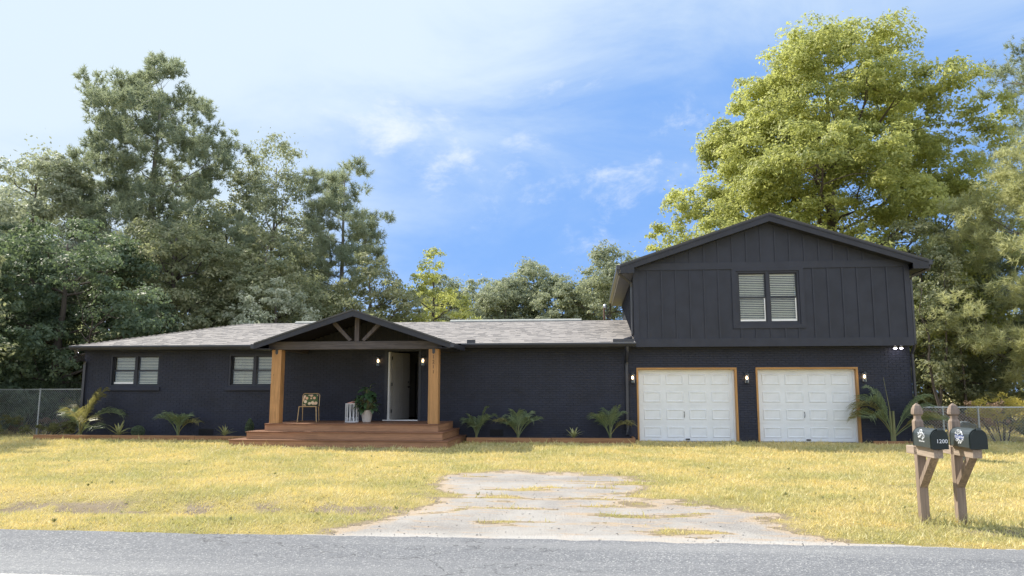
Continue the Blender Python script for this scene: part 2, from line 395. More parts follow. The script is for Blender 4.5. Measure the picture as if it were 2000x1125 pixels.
M['line'] = mat('road_paint', lambda w: pbsdf(w, w.mix(w.ramp(w.noise(oc(w), 30, 4, .8), .45, .65), (.72, .70, .66), (.35, .34, .34)), .7, .2).outputs[0])
M['mulch'] = mat('dark_mulch', lambda w: pbsdf(w, w.mix(w.noise(oc(w), 22, 5, .7), (.02, .015, .012), (.13, .09, .07)), .95, .1, bump=w.noise(oc(w), 30, 4), bstr=1, bdist=.04).outputs[0])
def f_cushion(w):
    t = oc(w); vo = w.n('ShaderNodeTexVoronoi'); w.l(w.scale(t, (1, 1, 1)), vo.inputs[0]); vo.inputs['Scale'].default_value = 9.5
    sp = w.n('ShaderNodeSeparateColor'); w.l(vo.outputs['Color'], sp.inputs[0])
    fl = w.mix(sp.outputs[0], (.80, .46, .30), (.85, .74, .55)); bg = w.mix(w.noise(t, 30, 3), (.03, .06, .03), (.16, .22, .10))
    return pbsdf(w, w.mix(w.ramp(vo.outputs['Distance'], .50, .40), bg, fl), .9, .1).outputs[0]
M['cushion'] = mat('floral_cushion', f_cushion)
M['pot'] = mat('whitewashed_pot', lambda w: pbsdf(w, w.mix(w.noise(w.scale(oc(w), (30, 30, 3)), 1, 4, .6), (.42, .36, .31), (.72, .66, .60)), .8, .2, bump=w.noise(oc(w), 40, 3), bstr=.4).outputs[0])
M['soil'] = M['mulch']

# ------------------------------------------------------------------ ground, driveway, shoulder, road, bed
DRIVE = [(-2.35, -8.37), (-1.45, -8.25), (-.5, -8.42), (.0, -8.3), (.68, -8.76), (.95, -9.4), (.85, -10.1), (.60, -11.3), (.70, -11.9), (1.0, -12.0), (1.5, -12.1), (2.05, -12.35), (2.1, -13.0), (2.1, -13.7), (2.25, -14.2), (2.35, -15.2), (-2.75, -15.2), (-2.5, -14.35), (-2.3, -14.0), (-2.15, -13.4), (-2.0, -12.79), (-2.12, -11.6), (-2.25, -10.68), (-2.35, -9.4)]
def sdf_poly(x, y, poly):     # signed distance, negative inside
    d = np.full(x.shape, 1e9); ins = np.zeros(x.shape, bool); n = len(poly)
    for i in range(n):
        ax, ay = poly[i]; bx, by = poly[(i+1) % n]
        ex, ey = bx-ax, by-ay; t = np.clip(((x-ax)*ex+(y-ay)*ey)/(ex*ex+ey*ey), 0, 1)
        d = np.minimum(d, np.hypot(x-ax-t*ex, y-ay-t*ey))
        c = ((ay > y) != (by > y)) & (x < (bx-ax)*(y-ay)/(by-ay+1e-12)+ax); ins ^= c
    return np.where(ins, -d, d)
ROAD_Y = -14.86
def drive_d(x, y):
    d = sdf_poly(x, y, DRIVE)+(fbm(x, y, 1.3, 4, 3)-.5)*.9+(fbm(x, y, 7, 3, 5)-.5)*.35
    # islands of grass inside
    isl = (fbm(x+3, y*3.2, 1.0, 5, 11)-.625)*3.2
    tuft = .22-np.hypot((x-.62)/1.2, (y+12.2)/1.0)
    return np.maximum(np.maximum(d, isl), tuft+(fbm(x, y, 5, 3, 2)-.5)*.3)
def shoulder_d(x, y):
    w_ = .03+.32*np.exp(-((x-.2)/2.6)**2)+.07*np.clip((x-2)/6, 0, 1)
    return (ROAD_Y+w_-y)*-1+(fbm(x, y, 1.1, 4, 8)-.5)*.25+(fbm(x, y, 6, 3, 9)-.5)*.14   # negative inside
def ground_z(x, y):
    z = (fbm(x, y, .35, 3, 21)-.5)*.06
    near = np.clip((y+6)/6, 0, 1); near = near*near*(3-2*near); z = z+near*.05
    ditch = np.exp(-((y+12.9)/.65)**2)*np.clip((-x-1.5)/2.5, 0, 1)
    z = z-ditch*(.10+.08*fbm(x, y, 1.6, 3, 4))
    bank = np.exp(-((y+12.0)/.7)**2)*np.clip((-x-1.2)/2.5, 0, 1); z = z+bank*.05
    z = z+(fbm(x, y, 1.6, 3, 31)-.5)*.03
    roadf = np.clip((y-ROAD_Y)/.8, 0, 1); z = z*roadf-.012
    z = np.where(y < ROAD_Y-.1, -.06, z)
    hz = np.clip((np.abs(x)-45)/60, 0, 1)+np.clip((y-45)/60, 0, 1)
    return z+np.clip(hz, 0, 1)*.3
def dirtf(x, y):
    d = np.exp(-((y+12.85)/.55)**2)*np.clip((-x-1.4)/1.5, 0, 1)*np.clip((fbm(x, y, 2.3, 5, 14)-.40)*6, 0, 1)*.95
    d = d+np.clip((fbm(x, y, .9, 4, 41)-.70)*5, 0, .5)
    e = np.clip(1-np.abs(drive_d(x, y))/.45, 0, 1)*.8
    s = np.clip((.16-np.hypot((x+6.6)/9, (y+3.4)/1.3)/4)*9, 0, 1)*np.clip((fbm(x, y, 1.5, 3, 6)-.4)*4, 0, 1)   # worn strip before the steps
    bare = np.exp(-(((x-4.4)/.8)**2+((y+13.9)/.35)**2))*.7
    return np.clip(np.maximum(np.maximum(d, e), np.maximum(s, bare)), 0, 1)
xs = np.concatenate([-np.geomspace(20, 600, 26)[::-1][:-1], np.arange(-20, -5, .1), np.arange(-5, 7, .045), np.arange(7, 16.01, .1), np.geomspace(16.1, 600, 26)])
ys = np.concatenate([[-300, -120, -60, -40, -30, -24, -20, -17.5, -16], np.arange(-15.4, -8, .045), np.arange(-8, 1.5, .1), np.geomspace(1.6, 700, 40)])
def build_ground():
    X, Y_ = np.meshgrid(xs, ys); Zg = ground_z(X, Y_)
    nx, ny = len(xs), len(ys); V = np.stack([X, Y_, Zg], -1).reshape(-1, 3)
    idx = np.arange(nx*ny).reshape(ny, nx)
    F = np.stack([idx[:-1, :-1], idx[:-1, 1:], idx[1:, 1:], idx[1:, :-1]], -1).reshape(-1, 4)
    cx = V[F].mean(1)[:, 0]; cy = V[F].mean(1)[:, 1]
    fine = (cx > -20) & (cx < 16) & (cy > -15.4) & (cy < 1.5)
    dd = drive_d(cx, cy); sd = shoulder_d(cx, cy)
    isdrive = fine & (dd < 0) & (sd > 0); issh = fine & (sd <= 0)
    dirt = dirtf(V[:, 0], V[:, 1]); sand = np.clip(-shoulder_d(V[:, 0], V[:, 1])/.12+.7, 0, 1)
    for nm, m, mt in (('ground', ~(isdrive | issh), 'lawn'), ('driveway', isdrive, 'gravel'), ('road_shoulder', issh, 'gravel')):
        f = F[m]; u, inv = np.unique(f, return_inverse=True); me = mesh_np(nm, V[u], inv.reshape(f.shape), M[mt], smooth=True)
        for an, arr in (('dirt', dirt), ('sand', sand)):
            a = me.attributes.new(an, 'FLOAT', 'POINT'); a.data.foreach_set('value', arr[u].astype(np.float32))
        o = link(nm, me); o['kind'] = 'structure'
build_ground()
def build_road():
    x = np.concatenate([-np.geomspace(20, 500, 20)[::-1], np.arange(-19.9, 16, .1), np.geomspace(16.1, 500, 20)])
    e = ROAD_Y+(fbm(x, x*0, 1.0, 4, 51)-.5)*.14+(fbm(x, x*0, 6, 3, 52)-.5)*.09
    V = []; rows = [None, -15.6, -16.6, -18, -21.4]
    V = np.concatenate([np.stack([x, (e if r is None else np.full_like(x, r)), np.full_like(x, .004 if r is None else .012)], -1) for r in rows])
    n = len(x); F = []
    for r in range(len(rows)-1):
        i = np.arange(n-1)+r*n; F.append(np.stack([i+n, i+n+1, i+1, i], -1))
    o = link('road', mesh_np('road', V, np.concatenate(F), M['road'])); o['kind'] = 'structure'
    m = MB(); m.box(-200, 200, -16.86, -16.745, .012, .017); l = m.build('road_edge_line', M['line']); l['kind'] = 'structure'
build_road()
def build_beds():
    m = MB(); m.box(-15.9, -9.6, -.87, -.02, -.1, .12); m.box(-3.55, 1.22, -.87, -.02, -.1, .12); m.box(7.72, 9.3, -.62, -.02, -.1, .08)
    o = m.build('planting_bed', M['mulch']); o['kind'] = 'structure'
build_beds()

def in_house(x, y): return (x > -16.6) & (x < 9.4) & (y > -.9)
def build_grass():
    N = 430000
    # density follows what is close to the road
    d = rng.random(N)**1.35*15.5; y = ROAD_Y+.03+d
    hw = 3.5+(y+22.6)*.72; x = rng.uniform(-1, 1, N)*hw-(y+22.6)*.10
    keep = (x > -19.8) & (x < 15.8)
    keep &= ~((y > -.9) & (x > -16) & (x < 1.3)) & ~((y > -.03) & (x < 9.1) & (x > -16)) & ~((x > -9.55) & (x < -3.6) & (y > -2.98))
    dr = drive_d(x, y); sh = shoulder_d(x, y)
    p = np.clip(dr/.60+.06, 0, 1)*np.clip(sh/.15+.03, 0, 1)*(1-.85*np.clip(dirtf(x, y)-.1, 0, 1))
    keep &= rng.random(N) < p*np.clip(.35+1.3*fbm(x, y, 1.1, 3, 77), 0, 1)
    x = x[keep]; y = y[keep]; n = len(x); z = ground_z(x, y)-.006
    lush = fbm(x, y, .8, 3, 88)+1.3*np.clip(fbm(x, y, 3.0, 3, 89)-.60, 0, 1)*4; sc_ = .75+.6*np.clip((y+15)/15, 0, 1)
    h = (.018+.042*rng.random(n)**2)*(0.7+lush)*sc_; w_ = (.004+.006*rng.random(n))*(1+.9*np.clip((y+15)/12, 0, 1.2))
    # taller blades against the house, steps and posts
    h = h*(1+.5*((y > -3.6) & (rng.random(n) < .2)))*np.where((y > -1.6), .7, 1)
    for px, py in ((3.735, -13.38), (4.15, -13.33)):
        h = h*(1+2.2*np.exp(-((x-px-.1)**2+(y-py)**2)/.03))
    a = rng.uniform(0, 2*np.pi, n); ln = rng.normal(0, .6, (n, 2))*h[:, None]
    c = np.stack([x, y, z], -1); dv = np.stack([np.cos(a)*w_, np.sin(a)*w_, 0*a], -1)
    tip = c+np.stack([ln[:, 0], ln[:, 1], h], -1)
    V = np.stack([c-dv, c+dv, tip], 1).reshape(-1, 3)
    tag(link('grass', mesh_np('grass', V, np.arange(3*n).reshape(-1, 3), M['grass'], rng.random(n)**2)), 'short sunlit yellow green lawn grass between road and house', 'grass', kind='stuff')
build_grass()
def build_weeds():
    n = 900; y = ROAD_Y+.3+rng.random(n)**1.4*13; x = rng.uniform(-1, 1, n)*(3.5+(y+22.6)*.7)-(y+22.6)*.1
    k = (fbm(x, y, .9, 4, 99) > .50) & (drive_d(x, y) > -.1) & ~((x > -9.9) & (x < -3.2) & (y > -3.4)) & (y < -1.1) & (x > -19) & (x < 15); x = x[k]; y = y[k]; V = []; F = []; A = []; n = len(x)
    z = ground_z(x, y)
    for i in range(n):
        big = rng.random() < .18; m_ = 9 if big else 6; L = rng.uniform(.04, .075) if big else rng.uniform(.02, .04); tone = rng.random()*.5
        for q in range(m_):
            a = rng.uniform(0, 6.28); el = rng.uniform(.15, 1.1); d = np.array([math.cos(a)*math.cos(el), math.sin(a)*math.cos(el), math.sin(el)]); s_ = np.array([-math.sin(a), math.cos(a), 0])*L*.16
            p = np.array([x[i], y[i], z[i]+.03]); b = len(V); V += [p, p+d*L*.55-s_, p+d*L, p+d*L*.55+s_]; F.append((b, b+1, b+2, b+3)); A.append(tone+rng.random()*.3)
    tag(link('weeds', mesh_np('weeds', np.array(V), np.array(F), M['weed'], np.array(A))), 'small broad leaved weeds scattered through the lawn', 'weeds', kind='stuff')
build_weeds()
def build_pebbles():
    n = 2600; x = rng.uniform(-6, 6, n); y = ROAD_Y+rng.random(n)**1.5*6.3
    k = (np.minimum(drive_d(x, y), shoulder_d(x, y)) < .1); x = x[k]; y = y[k]; n = len(x); z = ground_z(x, y)
    r = .004+.012*rng.random(n)**4
    oct_ = np.array([(1, 0, 0), (-1, 0, 0), (0, 1, 0), (0, -1, 0), (0, 0, .7), (0, 0, -.5)], float)
    fc = np.array([(0, 2, 4), (2, 1, 4), (1, 3, 4), (3, 0, 4), (2, 0, 5), (1, 2, 5), (3, 1, 5), (0, 3, 5)])
    V = (oct_[None]*(r[:, None]*rng.uniform(.6, 1.3, (n, 3)))[:, None, :]+np.stack([x, y, z+.003], -1)[:, None]).reshape(-1, 3)
    F = (fc[None]+6*np.arange(n)[:, None, None]).reshape(-1, 3)
    me = mesh_np('pebbles', V, F, M['gravel']); tag(link('pebbles', me), 'loose pale pebbles strewn over driveway and road shoulder', 'pebbles', kind='stuff')
build_pebbles()

# ------------------------------------------------------------------ the house
house = empty('house', (0, 0, 0), 0, 'long single storey dark navy brick house with two storey garage wing', 'house')
WX0, WX1 = -15.9, 9.06
G1 = (1.40, 4.20, 2.13); G2 = (4.80, 7.57, 2.13)
WIN1 = (-15.02, -13.38, 1.62, 2.62); WIN2 = (-11.12, -9.5, 1.62, 2.62)
DOOR = (-6.08, -5.13, .60, 2.68)
HOLES = [WIN1, WIN2, DOOR, (G1[0], G1[1], -.3, G1[2]), (G2[0], G2[1], -.3, G2[2])]
def wall_holes(m, x0, x1, z0, z1, y0, y1, holes):
    X = sorted({x0, x1, *[h[0] for h in holes], *[h[1] for h in holes]}); X = [x for x in X if x0 <= x <= x1]
    for a, b in zip(X[:-1], X[1:]):
        hs = sorted([(h[2], h[3]) for h in holes if h[0] <= a+1e-6 and h[1] >= b-1e-6]); z = z0
        for p, q in hs:
            if p > z: m.box(a, b, y0, y1, z, min(p, z1))
            z = max(z, q)
        if z < z1: m.box(a, b, y0, y1, z, z1)
def build_walls():
    m = MB(); wall_holes(m, WX0, WX1, -.3, 2.94, 0, .2, HOLES)
    m.box(WX0, WX0+.2, .2, 8.6, -.3, 2.9); m.box(WX1-.2, WX1, .2, 8.6, -.3, 2.9); m.box(WX0+.2, WX1-.2, 8.4, 8.6, -.3, 2.9)
    m.build('wall', M['mortar'], house)
    m = MB(); r = random.Random(3); z = -.02; row = 0; BH = .0677; BL = .203
    while z < 2.78:
        x = WX0-(.1 if row % 2 else 0)
        while x < WX1:
            a, b = max(x, WX0)+.004, min(x+BL, WX1)-.004
            segs = [(a, b)]
            for h in HOLES:
                if h[2]-.005 < z+BH*.5 < h[3]+.005:
                    ns = []
                    for p, q in segs:
                        if q <= h[0] or p >= h[1]: ns.append((p, q)); continue
                        if p < h[0]: ns.append((p, h[0]))
                        if q > h[1]: ns.append((h[1], q))
                    segs = ns
            for p, q in segs:
                if q-p > .015:
                    m.cur = r.random(); d = .0075+r.uniform(-.0025, .0025); n = len(m.v); e = .003
                    t = r.uniform(-.0018, .0018)
                    m.v += [(p, .002, z+.004), (q, .002, z+.004), (q, .002, z+BH-.005), (p, .002, z+BH-.005),
                            (p+e, -d+t, z+.004+e), (q-e, -d-t, z+.004+e), (q-e, -d-t, z+BH-.005-e), (p+e, -d+t, z+BH-.005-e)]
                    for f in ((4, 5, 6, 7), (0, 1, 5, 4), (1, 2, 6, 5), (2, 3, 7, 6), (3, 0, 4, 7)): m.face(*[n+i for i in f])
            x += BL
        z += BH; row += 1
    m.build('brickwork', M['brick'], house, kind='stuff')
build_walls()

# windows -------------------------------------------------------------------
blind_me = {}
def window(x0, x1, z0, z1, yf, depth, name='window', whites=(0, 0), trims=True, blinds=(0, 0), label=None):
    # yf: face of wall; depth: how far the sashes are set back
    y = yf+depth
    m = MB(); t = .055
    m.box(x0, x0+t, yf+.004, y+.05, z0, z1); m.box(x1-t, x1, yf+.004, y+.05, z0, z1)
    m.box(x0+t, x1-t, yf+.006, y+.05, z1-t, z1); m.box(x0+t, x1-t, yf+.006, y+.05, z0, z0+t)
    xc = (x0+x1)/2; m.box(xc-.045, xc+.045, y-.02, y+.05, z0+t, z1-t)
    win = m.build(name, M['trim'], house)
    if label: win['label'] = label
    zm = (z0+z1)/2
    for i, (a, b) in enumerate(((x0+t, xc-.045), (xc+.045, x1-t))):
        s = .035
        def sash(za, zb, yy, bot_white, nm):
            s_ = MB(); s_.box(a, a+s, yy, yy+.03, za, zb); s_.box(b-s, b, yy, yy+.03, za, zb)
            s_.box(a+s, b-s, yy+.001, yy+.03, zb-s, zb); s_.box(a+s, b-s, yy+.001, yy+.03, za, za+s)
            s_.build('sash', M['sash'], win)
            if bot_white:
                MB().box(a+s, b-s, yy+.012, yy+.034, za+s, za+s+.055).build('white_rail', M['vinyl'], win)
                if bot_white > 1: MB().box(b-s-.03, b-s, yy+.012, yy+.034, za+s+.055, zb-s).build('white_rail', M['vinyl'], win)
            MB().box(a+s, b-s, yy+.014, yy+.018, za+s, zb-s).build('pane', M['glass'], win)
        sash(zm, z1-t, y+.03, 0, 'upper'); sash(z0+t, zm+.02, y, whites[i], 'lower')
        # blinds
        wdt = round(b-a-.05, 3)
        if wdt not in blind_me:
            q = MB(); q.box(0, wdt, -.004, .022, -.001, .0015); q2 = q
            me = bpy.data.meshes.new('blind_slat'); c, s2 = math.cos(R(52)), math.sin(R(52))
            vv = [(vx, vy*c-vz*s2, vy*s2+vz*c) for vx, vy, vz in [(0, -.017, 0), (wdt, -.017, 0), (wdt, .017, 0), (0, .017, 0), (0, -.017, .003), (wdt, -.017, .003), (wdt, .017, .003), (0, .017, .003)]]
            me.from_pydata(vv, [], q.f); me.materials.append(M['blind']); blind_me[wdt] = me
        zz = z0+t+.06+blinds[i]; MB().box(a+.02, b-.02, y+.09, y+.12, z1-t-.05, z1-t).build('blind_rail', M['blind'], win)
        MB().box(a+.025, b-.025, y+.09, y+.12, zz-.03, zz-.012).build('blind_rail', M['blind'], win)
        k = 0
        while zz < z1-t-.05:
            o = link('blind_slat', blind_me[wdt], win, (a+.025, y+.105, zz)); o.rotation_euler = (R(random.uniform(-3, 3)), 0, 0); zz += .047 if z1-z0 < 1.2 else .052; k += 1
    # near-black panels, the dark of the unlit room painted in
    r = MB(); r.box(x0-.3, x1+.3, y+1.6, y+1.62, z0-.4, z1+.2); r.box(x0-.3, x1+.3, y+.25, y+1.6, z0-.42, z0-.4); r.build('dark_backing', M['roomdark'], win)
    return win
w1 = window(*WIN1, 0, .09, whites=(1, 0), label='pair of sash windows near the left corner, its left lower sash raised')
w2 = window(*WIN2, 0, .09, label='pair of sash windows half hidden by the left porch post')
B('sill', M['brick'], w1, -15.08, -13.32, -.075, 0.0, 1.50, 1.615, bevel=.008)
B('sill', M['brick'], w2, -11.18, -9.44, -.075, 0.0, 1.50, 1.615, bevel=.008)

# front door ------------------------------------------------------------------
dr = MB(); dr.box(DOOR[0]-.09, DOOR[0]-.005, -.03, -.009, DOOR[2], DOOR[3]+.09); dr.box(DOOR[1]+.005, DOOR[1]+.09, -.03, -.009, DOOR[2], DOOR[3]+.09)
dr.box(DOOR[0]-.005, DOOR[1]+.005, -.03, -.009, DOOR[3]+.005, DOOR[3]+.09)
dcase = dr.build('door_frame', M['trim'], house)
B('door_jamb', M['vinyl'], dcase, DOOR[0]+.002, DOOR[0]+.05, .03, .2, DOOR[2]+.02, DOOR[3]-.02)
B('threshold', M['vinyl'], dcase, DOOR[0]-.12, DOOR[1]-.0, -.06, .2, DOOR[2]+.003, DOOR[2]+.03)
def front_door():
    e = MB(); e.box(0, .92, -.045, 0, 0, 2.02); d = e.build('front_door', M['room'], house, loc=(DOOR[0]+.055, .16, DOOR[2]+.035)); d.rotation_euler = (0, 0, R(68))
    for z0, z1 in ((.15, .85), (1.0, 1.85)):
        for x0, x1 in ((.12, .42), (.52, .82)):
            f = MB(); fr = .02
            f.box(x0, x1, -.052, -.046, z0, z0+fr); f.box(x0, x1, -.052, -.046, z1-fr, z1); f.box(x0, x0+fr, -.052, -.046, z0+fr, z1-fr); f.box(x1-fr, x1, -.052, -.046, z0+fr, z1-fr)
            f.build('door_moulding', M['room'], d)
    MB().lathe([(.0, .06), (.025, .055), (.03, .04), (.012, .02), (.03, .004), (.03, 0)], n=14).build('door_knob', M['steel'], d, smooth=True, loc=(.85, -.046, .98)).rotation_euler = (R(90), 0, 0)
    MB().lathe([(.0, .02), (.028, .018), (.03, 0)], n=14).build('deadbolt', M['steel'], d, smooth=True, loc=(.85, -.046, 1.13)).rotation_euler = (R(90), 0, 0)
    for z in (.2, 1.0, 1.8): MB().box(-.03, .02, -.06, -.045, z, z+.1).build('hinge', M['steel'], d)
front_door()
hm = MB(); hm.box(-6.9, -3.9, 3.6, 3.62, .6, 3.0); hm.box(-6.92, -6.9, .2, 3.6, .6, 3.0); hm.box(-3.9, -3.88, .2, 3.6, .6, 3.0); hm.box(-6.9, -3.9, .2, 3.6, 2.82, 2.84)
hm.build('hall_wall', M['room'], house)
B('hall_floor', M['roomfloor'], house, -6.9, -3.9, .2, 3.6, .58, .6)
B('dark_doorway_panel', M['roomdark'], house, -6.05, -5.2, 3.55, 3.598, .6, 2.45)  # near-black slab on the wall, painted as the unlit opening
MB().box(-5.80, -5.74, 2.7, 2.8, .6, 2.8).build('hall_corner', M['room'], house)

# roofs ------------------------------------------------------------------------
EY, EZ, RYY, RZ = -.60, 2.865, 4.0, 3.935
SL = (RZ-EZ)/(RYY-EY)
XL0, XL1 = -15.95, -12.55      # eave left corner, ridge start
def rz(y): return EZ+(y-EY)*SL
def build_roof():
    m = MB(); yb = 8.6
    m.poly([(XL0, EY, EZ), (1.32, EY, EZ), (1.32, RYY, RZ), (XL1, RYY, RZ)]); m.poly([(XL0, yb, EZ), (XL0, EY, EZ), (XL1, RYY, RZ)])
    m.poly([(1.32, yb, EZ), (XL0, yb, EZ), (XL1, RYY, RZ), (1.32, RYY, RZ)])
    m.poly([(XL0, EY, EZ-.03), (XL0, yb, EZ-.03), (1.32, yb, EZ-.03), (1.32, EY, EZ-.03)])
    roof = m.build('roof', M['shingle'], house)
    s = MB(); r = random.Random(5); ln = math.hypot(RYY-EY, RZ-EZ); n = int(ln/.142); nx = Vector((0, -SL, 1)).normalized()
    for k in range(n+1):
        t0 = k*.142/ln; y0 = EY+(RYY-EY)*t0; y1 = EY+(RYY-EY)*min(1, t0+.16/ln*1.0); z0 = rz(y0); z1 = rz(y1)
        xl = XL0+(XL1-XL0)*t0; x = xl+r.uniform(-.3, 0)
        while x < 1.31:
            w_ = r.uniform(.10, .30); a, b = max(x, xl), min(x+w_, 1.315); x += w_
            if b-a < .02: continue
            th = r.choice((.008, .012, .018)); dn = r.choice((0, 0, .012)); s.cur = r.random()*.8+.1*r.random()
            i = len(s.v); yy0 = y0-dn; zz0 = z0-dn*SL
            s.v += [(a, yy0, zz0+.002), (b, yy0, zz0+.002), (a, yy0, zz0+th), (b, yy0, zz0+th), (b, y1, z1+.004), (a, y1, z1+.004)]
            s.face(i, i+1, i+3, i+2); s.face(i+2, i+3, i+4, i+5); s.face(i, i+2, i+5); s.face(i+1, i+4, i+3)
    s.build('shingles', M['shingle'], roof, kind='stuff')
    h = MB(); rr = random.Random(9)
    for k in range(14):      # hip caps
        t = k/14; p = Vector((XL0, EY, EZ)).lerp(Vector((XL1, RYY, RZ)), t); q = Vector((XL0, EY, EZ)).lerp(Vector((XL1, RYY, RZ)), t+1/13)
        h.cur = rr.random(); d = (q-p).normalized(); sd = d.cross(Vector((0, 0, 1))).normalized()*.13; u = Vector((0, 0, .026))
        h.poly([p-sd+u*.2, p+sd+u*.2, q+sd+u*.2, q-sd+u*.2]); h.v[-4:] = [tuple(p-sd+u*.3), tuple(p+sd+u*.3), tuple(q+sd+u*.1), tuple(q-sd+u*.1)]
    h.build('hip_cap', M['shingle'], roof)
    for x0, x1 in ((-10.6, -9.3), (-4.9, -.25)):
        MB().prism([(x0, RYY-.16, rz(RYY-.16)+.012), (x0, RYY-.16, RZ+.01), (x0, RYY, RZ+.075), (x0, RYY+.16, RZ+.01), (x0, RYY+.16, rz(RYY-.16)+.012)], (x1-x0, 0, 0)).build('ridge_vent', M['vent_cap'], roof)
    # eaves
    B('soffit', M['fascia'], house, XL0, 1.30, EY+.03, -.012, 2.735, 2.755)
    g = MB(); g.prism([(XL0-.02, EY+.03, 2.75), (XL0-.02, EY+.03, 2.86), (XL0-.02, EY-.10, 2.86), (XL0-.02, EY-.10, 2.82), (XL0-.02, EY-.05, 2.755)], (-9.13-XL0, 0, 0))
    g.build('gutter', M['gutter'], house)
    g = MB(); g.prism([(-3.72, EY+.03, 2.75), (-3.72, EY+.03, 2.86), (-3.72, EY-.10, 2.86), (-3.72, EY-.10, 2.82), (-3.72, EY-.05, 2.755)], (1.34+3.72, 0, 0))
    g.build('gutter', M['gutter'], house)
    for a, b in ((XL0-.02, -9.13), (-3.72, 1.34)): B('drip_edge', M['flashing'], house, a, b, EY-.104, EY-.085, 2.861, 2.868)
    # fascia boards round the other sides
    B('fascia', M['fascia'], house, XL0-.022, XL0+.0, EY+.03, 8.6, 2.735, 2.86)
    B('soffit', M['fascia'], house, XL0, WX0-.002, -.012, 8.6, 2.735, 2.75)
    B('splash_guard', M['gutter'], house, -3.55, -3.30, EY-.10, EY-.08, 2.86, 2.97); B('splash_guard', M['gutter'], house, .68, 1.28, EY-.104, EY-.08, 2.86, 2.965, bevel=.01)
build_roof()
def downspout(pts, name='downspout', r=.045):
    m = MB(); m.tube(pts, r, 4); d = m.build(name, M['gutter'], house); return d
downspout([(1.08, -.62, 2.76), (1.08, -.60, 2.66), (1.08, -.09, 2.36), (1.08, -.06, 2.25), (1.08, -.06, .42), (1.08, -.16, .22)], r=.055)
downspout([(-15.82, -.60, 2.76), (-15.82, -.55, 2.66), (-15.84, -.09, 2.42), (-15.84, -.06, 2.3), (-15.84, -.06, .32), (-15.9, -.25, .14), (-16.1, -.55, .11)], r=.05)

